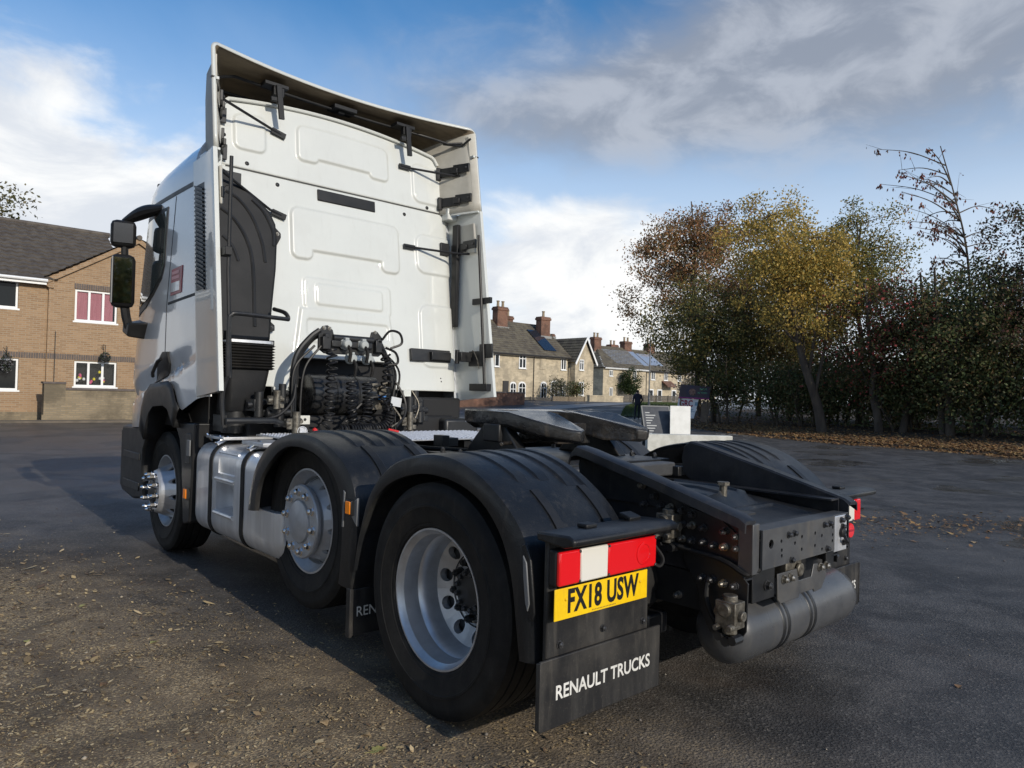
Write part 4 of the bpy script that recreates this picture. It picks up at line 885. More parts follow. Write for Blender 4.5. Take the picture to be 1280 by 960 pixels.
# ---------------------------------------------------------------- side deflectors
for s in (-1, 1):
    zs = [z for z in np.linspace(1.36, 3.105, 24)]; out = []
    for z in zs:
        y1 = edge_y(z); y0 = pan_y(z)+.10; zz = lambda t: z if z > 1.5 else z+(.055*(1-t)*0)
        out.append([(s*1.218, y0, z-.05 if z < 1.4 else z), (s*1.221, lerp(y0, y1, .45), z-.025 if z < 1.4 else z), (s*1.238, lerp(y0, y1, .8), z-.01 if z < 1.4 else z), (s*1.250, y1+.012, z), (s*1.249, y1, z), (s*1.218, y1, z), (s*1.214, y1+.012, z), (s*1.200, lerp(y0, y1, .8), z-.01 if z < 1.4 else z), (s*1.184, lerp(y0, y1, .45), z-.025 if z < 1.4 else z), (s*1.170, y0, z-.05 if z < 1.4 else z)])
    m = MB(); m.loft(out); de = obj('side_deflector', m, WHITE, T, angle=40)
    # ribs, top rim and door-like inner frame
    k = MB(); k.prism([(edge_y(3.1)+.006, 1.214), (edge_y(3.1)+.30, 1.115), (edge_y(3.1)+.30, 1.10), (edge_y(3.1)+.006, 1.195)], lambda u, v, d: (s*v, u, d), 3.09, 3.106); obj('rim', k, WHITE, de)
    k = MB(); k.tube([(s*1.195, pan_y(z)-.115+(.02 if z > 2 else 0), z) for z in np.linspace(1.37, 2.95, 12)], .011, 6); obj('inner_rib', k, WHITE, de)
    k = MB(); k.prism([(edge_y(2.95)+.05, 2.99), (edge_y(2.7)+.05, 2.70), (pan_y(2.7)-.14, 2.72), (pan_y(2.95)-.14, 2.99)], lambda u, v, d: (s*d, u, v), 1.165, 1.19); obj('inner_pad', k, WIN, de, .012)
    k = MB(); k.bx(s*1.13, s*1.168, 2.98, 3.06, 2.02, 3.0); obj('gap_seal', k, BLK, de, .006)
    k = MB(); k.bx(s*1.07, s*1.19, pan_y(3.1)-.10, pan_y(3.1)+.06, 3.05, 3.16); obj('corner_filler', k, WHITE, de, .01)
    # strut arms from panel to deflector
    for z, x0 in ((3.485, .60), (2.725, .61)):
        if s < 0: continue
        ya = pan_y(z); yb = edge_y(z)+.10
        k = MB(); k.tube([(s*x0, ya-.025, z), (s*(x0+.12), ya-.03, z), (s*1.10, ya-.19, z-.02), (s*1.18, yb+.05, z-.02)], .011, 8); k.box((s*(x0+.05), ya-.022, z), (.12, .02, .04)); st_ = obj('strut', k, BLK, de)
    for z in (3.51, 3.215, 2.77):
        ya = pan_y(z)-.02; hi = z > 3.1
        th = s*(.34 if hi else .05); xr = 1.19 if hi else 1.185; sl = .36 if hi else .04
        R = Matrix.Rotation(th, 3, 'Z'); yb = edge_y(z)+.07
        xa = lambda y: s*(xr-.012-sl*(y-edge_y(z)))
        k = MB(); k.box((s*1.06, ya-.012, z-.01), (.10, .025, .12)); k.box((xa(ya-.11), ya-.11, z), (.020, .22, .085), R); k.box((xa(yb+.06), yb+.06, z+.02), (.022, .18, .08), R); k.box((xa(yb+.12)-s*.012, yb+.12, z), (.03, .07, .05), R); br = obj('bracket', k, BLKM, de, .004)
        for yy2 in (yb, yb+.12): bolt((xa(yy2)-s*.011, yy2, z+.02), (-s, 0, 0), .011, .012, DBOLT, 'br', br)
    if s > 0:
        k = MB(); k.tube([(1.165, 2.70, 2.86), (1.172, 2.62, 2.0), (1.178, 2.575, 1.46)], .013, 8); obj('stay_rod', k, BLK, de)
        k = MB(); k.box((1.195, 2.66, 2.245), (.03, .26, .055)); obj('clamp', k, BLK, de, .004)
        k = MB(); k.box((1.18, 2.64, 1.445), (.06, .25, .065)); obj('clamp', k, BLK, de, .004)
        R = Matrix.Rotation(-math.atan(.13), 3, 'X')
        k = MB(); k.box((.84, pan_y(1.725)-.02, 1.725), (.44, .03, .115), R); k.box((.93, pan_y(1.725)-.05, 1.725), (.22, .05, .075)); k.cyl((1.06, 2.84, 1.66), (1.06, 2.84, 1.79), .022, n=10); k.box((1.12, 2.80, 1.725), (.14, .07, .09)); k.box((1.18, 2.70, 1.71), (.035, .20, .14)); k.box((1.192, 2.58, 1.78), (.02, .18, .13)); hb = obj('hinge_arm', k, BLKM, de, .005)
        k = MB(); k.tube(curve([(1.13, 2.72, 1.72), (1.10, 2.66, 1.78), (1.12, 2.62, 1.70), (1.15, 2.63, 1.62)], 8), .004, 6); obj('safety_wire', k, BRASS, hb)
        k = MB(); k.box((1.19, 3.02, 3.76), (.02, .10, .22)); k.tube([(1.02, 3.10, 3.77), (1.16, 2.99, 3.76), (1.165, 2.86, 3.80)], .012, 8); obj('bracket', k, BLKM, de, .004)
    else:
        z = 3.55
        for (x0, z0, x1, z1, zb) in ((-1.12, 3.56, -.56, 3.47, 3.50), (-1.12, 2.99, -.575, 2.785, 2.98)):
            k = MB(); k.tube([(x0, pan_y(z0)-.22, z0), (x1-.10, pan_y(z1)-.03, z1+.03), (x1, pan_y(z1)-.022, z1)], .011, 8); k.box((x1-.02, pan_y(z1)-.02, z1+.006), (.12, .022, .045), Matrix.Rotation(.25, 3, 'Y')); obj('strut', k, BLK, de)
        k = MB(); k.tube([(-1.165, 2.62, 3.02), (-1.17, 2.60, 2.2), (-1.172, 2.50, 1.45)], .014, 8); obj('stay_rod', k, BLK, de)
        k = MB(); k.bx(-1.09, -.90, pan_y(2.99)-.03, pan_y(2.99)-.015, 2.92, 3.06); obj('mount_plate', k, BLKM, de, .004)
        for zz in (2.34, 1.75): 
            k = MB(); k.box((-1.185, 2.62, zz), (.05, .12, .06)); obj('clamp', k, BLK, de, .004)
# ---------------------------------------------------------------- cab side details (nearside and mirrored)
def side_x(Y, z):
    lo, hi = 0.0, 1.0
    for _ in range(30):
        md = (lo+hi)/2
        if cab_pt(md, z)[1] < Y: lo = md
        else: hi = md
    return cab_pt(lo, z)[0]
def on_side(poly, d0, d1, s=-1, sub=6):
    """poly of (Y,z) wrapped on the cab side as a thin slab"""
    P = []
    for i in range(len(poly)):
        a, b = poly[i], poly[(i+1) % len(poly)]
        for k in range(sub): P.append((lerp(a[0], b[0], k/sub), lerp(a[1], b[1], k/sub)))
    n = len(P); m = MB()
    o = [(-s*(side_x(y, z)-d1), y, z) for y, z in P]; i_ = [(-s*(side_x(y, z)-d0), y, z) for y, z in P]
    cy, cz = sum(p[0] for p in P)/n, sum(p[1] for p in P)/n
    rings = [o]
    for t in (.33, .66, .95):
        q = [(lerp(y, cy, t), lerp(z, cz, t)) for y, z in P]; rings.append([(-s*(side_x(y, z)-d1), y, z) for y, z in q])
    m.loft([i_]+rings, True, True); return m
def strip(path, wd, d, s=-1):
    m = MB(); R = []
    for i, (y, z) in enumerate(path):
        a = path[max(i-1, 0)]; b = path[min(i+1, len(path)-1)]; t = np.array([b[0]-a[0], b[1]-a[1]]); t = t/np.hypot(*t); nrm = (-t[1]*wd/2, t[0]*wd/2)
        p, q = (y+nrm[0], z+nrm[1]), (y-nrm[0], z-nrm[1])
        R.append([(-s*(side_x(*p)+.004), *p), (-s*(side_x(*p)-d), *p), (-s*(side_x(*q)-d), *q), (-s*(side_x(*q)+.004), *q)])
    m.loft(R); return m
def seg(a, b, n): return [(lerp(a[0], b[0], k/n), lerp(a[1], b[1], k/n)) for k in range(n+1)]
GAP = mat('panel_gap', (.02, .021, .023), .6)
for s in (-1, 1):
    win = [(3.90, 2.84), (3.91, 2.40), (3.97, 2.30), (4.16, 2.19), (4.35, 2.12), (4.63, 2.07), (4.60, 2.2), (4.46, 2.82)]
    fr = [(3.875, 2.875), (3.885, 2.385), (3.95, 2.275), (4.15, 2.155), (4.35, 2.06), (4.66, 2.00), (4.66, 2.2), (4.51, 2.88)]
    w0 = obj('window_seal', on_side(fr, .002, .006, s), BLK, cab); obj('side_window', on_side(win, .0065, .0105, s), GLASS, w0)
    obj('panel_gap', strip(seg((3.70, 2.93), (3.79, 2.07), 10)+seg((3.79, 2.03), (3.75, 1.40), 8), .012, .0015, s), GAP, cab)
    obj('panel_gap', strip(seg((3.08, 2.09), (3.76, 2.055), 10), .022, .002, s), GAP, cab)
    obj('panel_gap', strip(seg((2.93+.06, 1.36), (3.10, 2.06), 10), .010, .0015, s), GAP, cab)
    obj('roof_gap', strip(seg((3.24, 2.965), (4.30, 2.945), 16), .035, .003, s), BLK, cab)
    # slatted air intake behind the door
    VI = lambda z: 2.885+.13*(z-2.1)
    k = MB(); k.prism([(VI(2.90), 2.90), (VI(2.105), 2.105), (VI(2.10)+.20, 2.10), (VI(2.90)+.20, 2.90)], lambda u, v, d: (s*d, u, v), 1.205, 1.2235); v = obj('air_intake', k, BLK, cab)
    sl_ = MB(); sl_.box((0, 0, 0), (.012, .185, .013), Matrix.Rotation(.30, 3, 'X')); slm = sl_.mesh('slat', BLKM)
    for i in range(24):
        z = 2.125+i*.0325; o = link('slat', slm, v); o.location = (s*1.229, VI(z)+.10, z)
    # door handle in its black recess
    h = obj('handle_recess', on_side([(3.66, 1.66), (3.66, 1.56), (3.72, 1.47), (4.02, 1.40), (3.90, 1.58), (3.79, 1.66)], .001, .016, s), BLK, cab)
    k = MB(); k.tube([(s*1.270, 3.72, 1.60), (s*1.285, 3.76, 1.58), (s*1.285, 3.88, 1.49), (s*1.268, 3.93, 1.46)], .014, 8); obj('door_handle', k, BLKM, h)
    # model badge
    b0 = obj('badge', on_side([(3.46, 2.34), (3.46, 2.125), (3.70, 2.115), (3.70, 2.325)], .001, .006, s), REDB, cab)
    obj('badge_field', on_side([(3.50, 2.22), (3.50, 2.145), (3.685, 2.14), (3.685, 2.215)], .0065, .009, s), WHITE_SIDE, b0)
    k = MB()
    obj('badge_print', on_side([(3.52, 2.31), (3.52, 2.285), (3.68, 2.28), (3.68, 2.305)], .0065, .008, s), mat('badge_rose', (.62, .28, .30), .4), b0)
    obj('badge_print', on_side([(3.52, 2.27), (3.52, 2.245), (3.68, 2.24), (3.68, 2.265)], .0065, .008, s), bpy.data.materials['badge_rose'], b0)
    # black wheel arch trim
    outer = [(3.31, 1.215), (3.40, 1.27), (3.50, 1.40), (3.60, 1.425), (4.04, 1.395), (4.20, 1.32), (4.29, 1.18), (4.335, 1.03)]
    inner = [(3.42, 1.06), (3.49, 1.12), (3.58, 1.20), (3.70, 1.225), (3.96, 1.21), (4.08, 1.15), (4.16, 1.04), (4.20, .92)]
    k = MB(); k.loft([[(s*1.256, y, z) for y, z in outer], [(s*1.262, lerp(y, y2, .25), lerp(z, z2, .25)) for (y, z), (y2, z2) in zip(outer, inner)], [(s*1.255, y, z) for y, z in inner], [(s*.80, y, z) for y, z in inner]], False, False)
    o = obj('wheel_arch', k, BLK, T, angle=30); q = o.modifiers.new('t', 'SOLIDIFY'); q.thickness = .012
    # mudguard tail behind the front wheel
    k = MB(); k.prism([(3.53, 1.08), (3.50, 1.10), (3.08, 1.11), (3.10, .95), (3.14, .36), (3.28, .33), (3.32, .55), (3.36, .80), (3.42, .97)], lambda u, v, d: (s*d, u, v), .78, 1.205); fg = obj('front_guard', k, BLK, T, .012)
    k = MB(); k.bx(s*1.196, s*1.212, 3.145, 3.26, .80, 1.03); obj('recess_panel', k, BLKM, fg, .01)
    k = MB(); k.box((s*1.215, 3.165, .92), (.012, .07, .12)); obj('side_reflector', k, REFL, fg, .004)
    k = MB(); k.box((s*1.222, 3.16, .578), (.02, .075, .085)); mk = obj('marker_lamp', k, BLK, fg, .004)
    k = MB(); k.box((s*1.233, 3.16, .578), (.012, .058, .07)); obj('lens', k, AMB, mk, .003)
    # lower step box and bumper corner
    k = MB(); k.prism([(4.22, .98), (4.40, 1.02), (5.02, 1.0), (5.06, .60), (5.0, .40), (4.62, .36), (4.28, .40), (4.36, .62), (4.34, .82)], lambda u, v, d: (s*d, u, v), .86, 1.215); sb = obj('step_box', k, BLK, T, .02)
    k = MB(); k.bx(s*1.205, s*1.225, 4.42, 4.92, .45, .52); k.bx(s*1.205, s*1.225, 4.42, 4.92, .72, .78); obj('step_tread', k, BLKM, sb, .004)
    # mirrors on their arms
    ma = MB(); ma.tube(curve([(s*1.19, 4.06, 2.90), (s*1.28, 4.30, 2.885), (s*1.385, 4.50, 2.82)], 8), [.026+.030*math.sin(min(1, i/16)*math.pi) for i in range(17)], 10); arm = obj('mirror_arm', ma, BLK, T)
    mh = MB(); R = Matrix.Rotation(s*.25, 3, 'Z')
    mh.box((s*1.395, 4.47, 2.70), (.20, .14, .235), R); up = obj('mirror_housing', mh, BLK, arm, .045)
    mh = MB(); mh.box((s*1.395, 4.44, 2.285), (.19, .16, .46), R); lw = obj('mirror_housing', mh, BLK, arm, .05)
    mg = MB(); mg.box(Vector((s*1.395, 4.44, 2.285))+R @ Vector((0, -.0815, 0)), (.14, .004, .39), R); obj('mirror_glass', mg, MIRR, lw)
    mg = MB(); mg.box(Vector((s*1.395, 4.44, 2.285))+R @ Vector((s*.082, -.0815, 0)), (.010, .006, .40), R); obj('glass_rim', mg, REFL, lw)
    mg = MB(); mg.box(Vector((s*1.395, 4.47, 2.70))+R @ Vector((0, -.0715, 0)), (.15, .004, .17), R); obj('mirror_glass', mg, mat('dark_mirror', (.02, .02, .022), .15, spec=.8) if s < 0 else bpy.data.materials['dark_mirror'], up)
    k = MB(); k.tube([(s*1.385, 4.46, 2.60), (s*1.38, 4.46, 2.50)], .03, 8); obj('mirror_stem', k, BLK, arm)
    k = MB(); k.tube(curve([(s*1.37, 4.45, 2.06), (s*1.35, 4.45, 1.95), (s*1.31, 4.45, 1.87), (s*1.19, 4.44, 1.86)], 8), .038, 8); obj('mirror_stem', k, BLK, arm)
    k = MB(); k.loft([[(s*1.19, 4.25, 1.93), (s*1.19, 4.62, 1.98), (s*1.19, 4.66, 1.88), (s*1.19, 4.35, 1.78)], [(s*1.36, 4.34, 1.92), (s*1.36, 4.54, 1.93), (s*1.36, 4.56, 1.85), (s*1.36, 4.38, 1.80)]]); obj('mirror_foot', k, BLK, arm, .015)
    # camera pod at the roof corner
    k = MB(); k.box((s*1.06, 4.42, 3.17), (.10, .12, .07)); k.cyl((s*1.1, 4.46, 3.13), (s*1.1, 4.46, 3.2), .035, n=12); obj('roof_marker', k, BLK, T, .012)
# nose: screen and grille (turned away from the photograph)
k = MB(); k.loft([[(x, cab_pt(1, 2.05)[1]+.012-.05*(abs(x)/.78)**3, 2.05) for x in np.linspace(-.78, .78, 13)], [(x*.96, cab_pt(1, 2.92)[1]+.012-.05*(abs(x)/.78)**3, 2.92) for x in np.linspace(-.78, .78, 13)]], False, False); o = obj('windscreen', k, GLASS, cab); q = o.modifiers.new('t', 'SOLIDIFY'); q.thickness = .006
k = MB(); k.bx(-.80, .80, 5.20, 5.34, 1.05, 1.85); obj('grille', k, BLK, T, .03)
k = MB(); k.bx(-1.16, 1.16, 4.98, 5.32, .36, 1.0); obj('bumper', k, BLK, T, .06)
# black intake duct up the nearside of the back panel
DUCT = mat('duct_plastic', (.012, .0125, .0135), .48, c2=(.019, .019, .020), nscale=4, rvar=.1, bump=.05, bscale=90, spec=.22)
dp = [(-1.135, 3.06), (-1.06, 3.045), (-.952, 2.955), (-.81, 2.86), (-.71, 2.775), (-.665, 2.68), (-.655, 2.55), (-.670, 2.32), (-.712, 1.99), (-.735, 1.74), (-1.13, 1.73), (-1.135, 2.4)]
def on_panel(u, v, d): return (u, pan_y(v)-d, v)
k = MB(); k.prism(dp, on_panel, .02, .13); du = obj('intake_duct', k, DUCT, T, .025)
k = MB(); k.prism([(-.70, 2.72), (-.655, 2.70), (-.585, 2.635), (-.585, 2.60), (-.66, 2.46), (-.70, 2.45)], on_panel, .015, .03); k.prism([(-.76, 1.93), (-.70, 1.91), (-.665, 1.88), (-.665, 1.84), (-.70, 1.82), (-.76, 1.82)], on_panel, .02, .05); fl_ = obj('duct_flange', k, DUCT, du, .004)
bolt(on_panel(-.615, 2.625, .03), (0, -1, 0), .012, .012, ZINC, 'zn2', fl_); bolt(on_panel(-.69, 1.86, .05), (0, -1, 0), .012, .012, DBOLT, 'dk2', fl_)
def arc_groove(pts, r=.016):
    kk = MB(); kk.tube([on_panel(p[0], p[2], .126) for p in curve([(a, 0, b) for a, b in pts], 10)], r, 8); obj('duct_groove', kk, BLK, du)
arc_groove([(-1.06, 2.87), (-.96, 2.82), (-.86, 2.70), (-.79, 2.52), (-.765, 2.36)], .015)
arc_groove([(-1.10, 2.73), (-1.0, 2.66), (-.91, 2.52), (-.865, 2.32), (-.86, 1.85)], .016)
arc_groove([(-.86, 2.84), (-.77, 2.76), (-.70, 2.62), (-.695, 2.50)], .014)
arc_groove([(-1.09, 2.52), (-1.02, 2.45), (-.975, 2.34)], .014)
k = MB(); k.lathe([(.0, .0), (.03, .0), (.04, -.01), (.045, -.03)], on_panel(-1.04, 2.88, .132), (0, -1, 0), 16); obj('duct_boss', k, BLK, du)
# silver clamp, bellows, air box
def rbox_ring(x0, x1, y0, y1, z, r=.05, n=5):
    P = []
    for cx, cy, a0 in ((x1-r, y1-r, 0), (x0+r, y1-r, 90), (x0+r, y0+r, 180), (x1-r, y0+r, 270)):
        for j in range(n):
            a = math.radians(a0+90*j/(n-1)); P.append((cx+r*math.cos(a), cy+r*math.sin(a), z))
    return P
k = MB(); k.loft([rbox_ring(-1.125, -.765, 2.70, 2.96, 1.715), rbox_ring(-1.125, -.765, 2.70, 2.96, 1.735)]); obj('clamp_band', k, ALU, du)
k = MB(); R = []
for i in range(19):
    z = 1.71-i*.0105; e = .014 if i % 2 else -.004; R.append(rbox_ring(-1.125-e, -.765+e, 2.70-e, 2.96, z))
k.loft(R); obj('bellows', k, RUBB, T)
k = MB(); k.loft([rbox_ring(-1.10, -.785, 2.72, 2.96, 1.52, .04), rbox_ring(-1.10, -.80, 2.73, 2.96, 1.42, .04), rbox_ring(-1.10, -.835, 2.74, 2.96, 1.25, .04), rbox_ring(-1.09, -.85, 2.76, 2.96, 1.21, .03)]); obj('air_box', k, BLK, T, .004)
k = MB(); k.cyl((-1.0, 2.85, 1.21), (-1.0, 2.85, 1.05), .09, n=20); k.box((-.95, 2.9, 1.12), (.3, .2, .12)); obj('air_pipe', k, BLKM, T)
# bent handrail around the duct
k = MB(); k.tube(curve([(-1.185, 2.50, 1.46), (-1.19, 2.50, 1.60), (-1.19, 2.50, 1.84), (-1.175, 2.50, 1.885), (-1.12, 2.50, 1.90), (-.80, 2.52, 1.895), (-.745, 2.54, 1.90), (-.735, 2.62, 1.95), (-.74, 2.80, 1.99)], 8), .016, 10)
k.tube(curve([(-1.185, 2.50, 1.46), (-1.20, 2.52, 1.40), (-1.21, 2.53, 1.30), (-1.20, 2.52, 1.12)], 8), .016, 10); k.box((-.74, pan_y(2.0)-.03, 2.01), (.05, .05, .09)); hr_ = obj('hand_rail', k, BLKM, T)
k = MB(); k.tube([(-1.20, 2.48, 1.155), (-.86, 2.48, 1.155), (-.74, 2.52, 1.12)], .022, 10); k.tube([(-1.15, 2.60, 1.15), (-.80, 2.60, 1.15)], .022, 8); obj('step_tube', k, BLKM, T)
k = MB(); k.bx(-.80, -.69, pan_y(1.73)-.06, pan_y(1.73)-.03, 1.715, 1.745); k.box((-.70, pan_y(1.73)-.04, 1.73), (.05, .04, .055)); obj('duct_stay', k, BLKM, T, .004)

# ---------------------------------------------------------------- suzie headboard behind the cab
k = MB()
k.tube(curve([(-.655, 2.62, 1.05), (-.66, 2.62, 1.30), (-.655, 2.62, 1.52), (-.62, 2.62, 1.66), (-.53, 2.61, 1.78), (-.46, 2.60, 1.84)], 10), .024, 10)
k.tube(curve([(-.62, 2.66, 1.05), (-.625, 2.66, 1.30), (-.62, 2.66, 1.52), (-.585, 2.66, 1.65), (-.50, 2.65, 1.77), (-.42, 2.64, 1.82)], 10), .022, 10)
hb = obj('headboard_frame', k, BLKM, T)
k = MB(); k.tube(curve([(.22, 2.62, 1.05), (.225, 2.62, 1.32), (.21, 2.62, 1.50), (.17, 2.62, 1.62), (.10, 2.61, 1.74), (.05, 2.60, 1.80)], 10), .024, 10); obj('frame_upright', k, BLKM, hb)
k = MB(); k.prism([(-.475, 1.83), (-.44, 1.875), (-.40, 1.885), (-.355, 1.85), (-.345, 1.815), (-.02, 1.815), (-.01, 1.86), (.04, 1.87), (.09, 1.82), (.095, 1.69), (.06, 1.665), (-.42, 1.665), (-.475, 1.70)], lambda u, v, d: (u, d, v), 2.585, 2.605); hp = obj('coupling_plate', k, BLKM, hb, .005)
k = MB(); k.tube([(-.36, 2.58, 1.79), (.0, 2.58, 1.79)], .028, 12); k.box((-.20, 2.57, 1.745), (.36, .04, .05)); k.box((-.425, 2.565, 1.745), (.07, .05, .10)); k.box((.035, 2.565, 1.745), (.06, .05, .10)); k.cyl((-.42, 2.54, 1.80), (-.42, 2.585, 1.80), .022, n=12); k.cyl((.04, 2.54, 1.79), (.04, 2.585, 1.79), .02, n=12); obj('coupling_rail', k, BLKM, hp, .006)
for x, z, mm in ((-.265, 1.745, GREYC), (-.115, 1.745, GREYC), (-.215, 1.635, REDC), (-.065, 1.635, REDC)):
    k = MB(); k.lathe([(.0, .075), (.030, .072), (.036, .06), (.036, .02), (.044, .015), (.044, 0), (.0, 0)], (x, 2.57, z), (0, -1, 0), 18); k.box((x, 2.54, z+.035), (.035, .05, .03)); c = obj('air_coupling', k, GREYC, hp, .004)
    k = MB(); k.tube(curve([(x, 2.51, z-.01), (x+.005, 2.47, z-.06), (x, 2.48, z-.14)], 6), .013, 8); obj('coupling_tail', k, RUBB, c)
for x in (-.43, -.385, .02): bolt((x, 2.585, 1.86), (0, -1, 0), .012, .012, ZINC, 'zn3', hp)
def coil(name, pts, r, turns, wr, m=None):
    ax = curve(pts, 12); P = [Vector(p) for p in ax]; n = turns*14; out = []
    d = np.r_[0, np.cumsum([(P[i+1]-P[i]).length for i in range(len(P)-1)])]
    for i in range(n+1):
        u = d[-1]*i/n; j = min(np.searchsorted(d, u, 'right')-1, len(P)-2); f = (u-d[j])/max(1e-6, d[j+1]-d[j]); c = P[j].lerp(P[j+1], f); t = (P[j+1]-P[j]).normalized()
        a = t.cross(Vector((0, 1, .1))).normalized(); b = t.cross(a); q = 2*math.pi*turns*i/n
        out.append(c+(a*math.cos(q)+b*math.sin(q))*r)
    k = MB(); k.tube(out, wr, 6); return obj(name, k, m or RUBB, T)
HOSE = mat('hose_black', (.010, .010, .011), .42, spec=.28)
coil('suzie_coil', [(-.40, 2.52, 1.70), (-.40, 2.50, 1.52), (-.42, 2.48, 1.30), (-.44, 2.46, 1.15), (-.50, 2.44, 1.09)], .038, 13, .0085, HOSE)
coil('suzie_coil', [(-.235, 2.49, 1.46), (-.24, 2.48, 1.28), (-.22, 2.46, 1.14), (-.16, 2.44, 1.09)], .036, 11, .008, HOSE)
coil('suzie_coil', [(-.10, 2.49, 1.46), (-.09, 2.48, 1.30), (-.12, 2.46, 1.16), (-.20, 2.44, 1.10), (-.34, 2.43, 1.085)], .036, 16, .008, HOSE)
coil('suzie_coil', [(.08, 2.52, 1.68), (.10, 2.50, 1.54), (.06, 2.48, 1.36), (.10, 2.47, 1.22)], .040, 9, .008, HOSE)
coil('suzie_coil', [(-.36, 2.42, 1.085), (-.10, 2.41, 1.085), (.04, 2.42, 1.12), (.10, 2.43, 1.22)], .036, 20, .0085, HOSE)
coil('suzie_coil', [(.02, 2.44, 1.095), (-.16, 2.40, 1.09), (-.30, 2.39, 1.09)], .034, 14, .008, HOSE)
k = MB(); k.tube(curve([(.07, 2.56, 1.80), (.12, 2.52, 1.875), (.20, 2.50, 1.86), (.22, 2.50, 1.78), (.13, 2.52, 1.735)], 8), .010, 6); k.tube(curve([(.10, 2.55, 1.74), (.18, 2.52, 1.70), (.20, 2.52, 1.62), (.12, 2.54, 1.60)], 8), .010, 6); obj('cable_loop', k, HOSE, hb)
for i, (x, y) in enumerate(((-.68, 2.58), (-.60, 2.58), (.25, 2.6), (.20, 2.58))): k = MB(); k.tube(curve([(x, y, 1.05), (x-.012*math.sin(i), y, 1.3), (x+.02, y, 1.55), (lerp(x, -.2, .35), y-.01, 1.72)], 8), .009, 6); obj('cable', k, HOSE, hb)
k = MB(); k.tube(curve([(-.66, 2.56, 1.42), (-.70, 2.52, 1.30), (-.80, 2.50, 1.20), (-.92, 2.5, 1.16)], 8), .010, 6); obj('cable', k, HOSE, T); k = MB(); k.tube(curve([(.22, 2.56, 1.46), (.28, 2.52, 1.32), (.26, 2.48, 1.20), (.16, 2.45, 1.10)], 8), .010, 6); obj('cable', k, HOSE, T); k = MB(); k.tube(curve([(-.26, 2.52, 1.14), (-.10, 2.52, 1.30), (.04, 2.50, 1.33), (.14, 2.50, 1.20)], 8), .010, 6); obj('cable', k, HOSE, T)
# black ribbed air filter drum behind the coils
k = MB(); k.lathe([(.0, 0), (.15, 0), (.165, .012), (.165, .20), (.172, .205), (.172, .225), (.165, .23), (.165, .40), (.172, .405), (.172, .425), (.165, .43), (.165, .60), (.15, .615), (.0, .62)], (-.44, 2.86, 1.345), (1, 0, 0), 40); fd = obj('filter_drum', k, mat('shiny_black', (.016, .016, .017), .28, c2=(.03, .03, .03), nscale=12, rvar=.1), T)
k = MB(); k.box((.16, 2.80, 1.34), (.16, .2, .22)); k.cyl((.2, 2.68, 1.38), (.2, 2.72, 1.38), .07, n=16); k.tube([(.1, 2.7, 1.42), (.2, 2.66, 1.46), (.28, 2.7, 1.36), (.2, 2.66, 1.28), (.12, 2.68, 1.33)], .014, 8); obj('pump_unit', k, BRASS, T, .01)
k = MB(); k.box((.11, 2.60, 1.335), (.06, .03, .035)); k.cyl((.09, 2.58, 1.32), (.13, 2.58, 1.35), .014, n=8); obj('blue_connector', k, BLUEC, T, .004)
k = MB(); k.box((.215, 2.55, 1.30), (.10, .012, .075), Matrix.Rotation(.15, 3, 'Y')); obj('label_tag', k, mat('tag_silver', (.55, .57, .58), .4), T, .002)
# clutter of valves and brackets either side
for (cx, cy, cz, sc, mm) in ((-.78, 2.62, 1.20, 1.2, BLKM), (-.83, 2.55, 1.30, .8, BRASS), (-.70, 2.50, 1.13, 1.0, BRASS), (-.74, 2.66, 1.34, .9, BLKM), (.36, 2.62, 1.24, 1.2, BLKM), (.44, 2.66, 1.30, 1.1, BLKM), (.33, 2.56, 1.14, .9, BRASS), (.52, 2.7, 1.22, 1.2, BLKM), (-.9, 2.7, 1.26, 1.1, BLKM)):
    k = MB(); k.box((cx, cy, cz), (.11*sc, .08*sc, .08*sc), Matrix.Rotation(cx*3, 3, 'Z')); k.cyl((cx-.07*sc, cy-.02, cz), (cx+.08*sc, cy-.02, cz+.01), .025*sc, n=12); k.cyl((cx, cy-.05, cz-.08*sc), (cx, cy-.05, cz+.09*sc), .03*sc, n=12); k.cyl((cx+.03, cy-.07*sc, cz+.02), (cx+.03, cy+.05, cz+.02), .018*sc, n=10); k.box((cx+.05*sc, cy-.03, cz-.05*sc), (.04*sc, .06*sc, .04*sc)); obj('air_valve', k, mm, T, .004)
k = MB(); k.box((-.655, 2.44, 1.16), (.11, .012, .065)); pb = obj('bracket_tab', k, mat('bare_plate', (.55, .54, .48), .45), T, .003)
for xx in (-.675, -.64): bolt((xx, 2.434, 1.163), (0, -1, 0), .009, .006, INK, 'tb', pb)
k = MB(); k.lathe([(.0, .01), (.02, .01), (.022, .0), (.034, .0), (.036, .012), (.040, .012), (.040, -.02), (.0, -.02)], (-.665, 2.43, 1.075), (0, -1, 0), 20); obj('test_port', k, ALU, T)
k = MB(); k.cyl((-.575, 2.42, 1.075), (-.555, 2.42, 1.09), .02, n=10); k.box((.1, 2.40, 1.075), (.10, .02, .016), Matrix.Rotation(.2, 3, 'Y')); obj('red_cap', k, REDC, T, .003)
k = MB(); k.tube(curve([(.40, 2.6, 1.40), (.45, 2.56, 1.28), (.40, 2.55, 1.15), (.30, 2.52, 1.08)], 8), .006, 6); k.tube(curve([(.16, 2.5, 1.26), (.22, 2.48, 1.16), (.12, 2.46, 1.10)], 8), .008, 6); obj('earth_wire', k, BRASS, T)
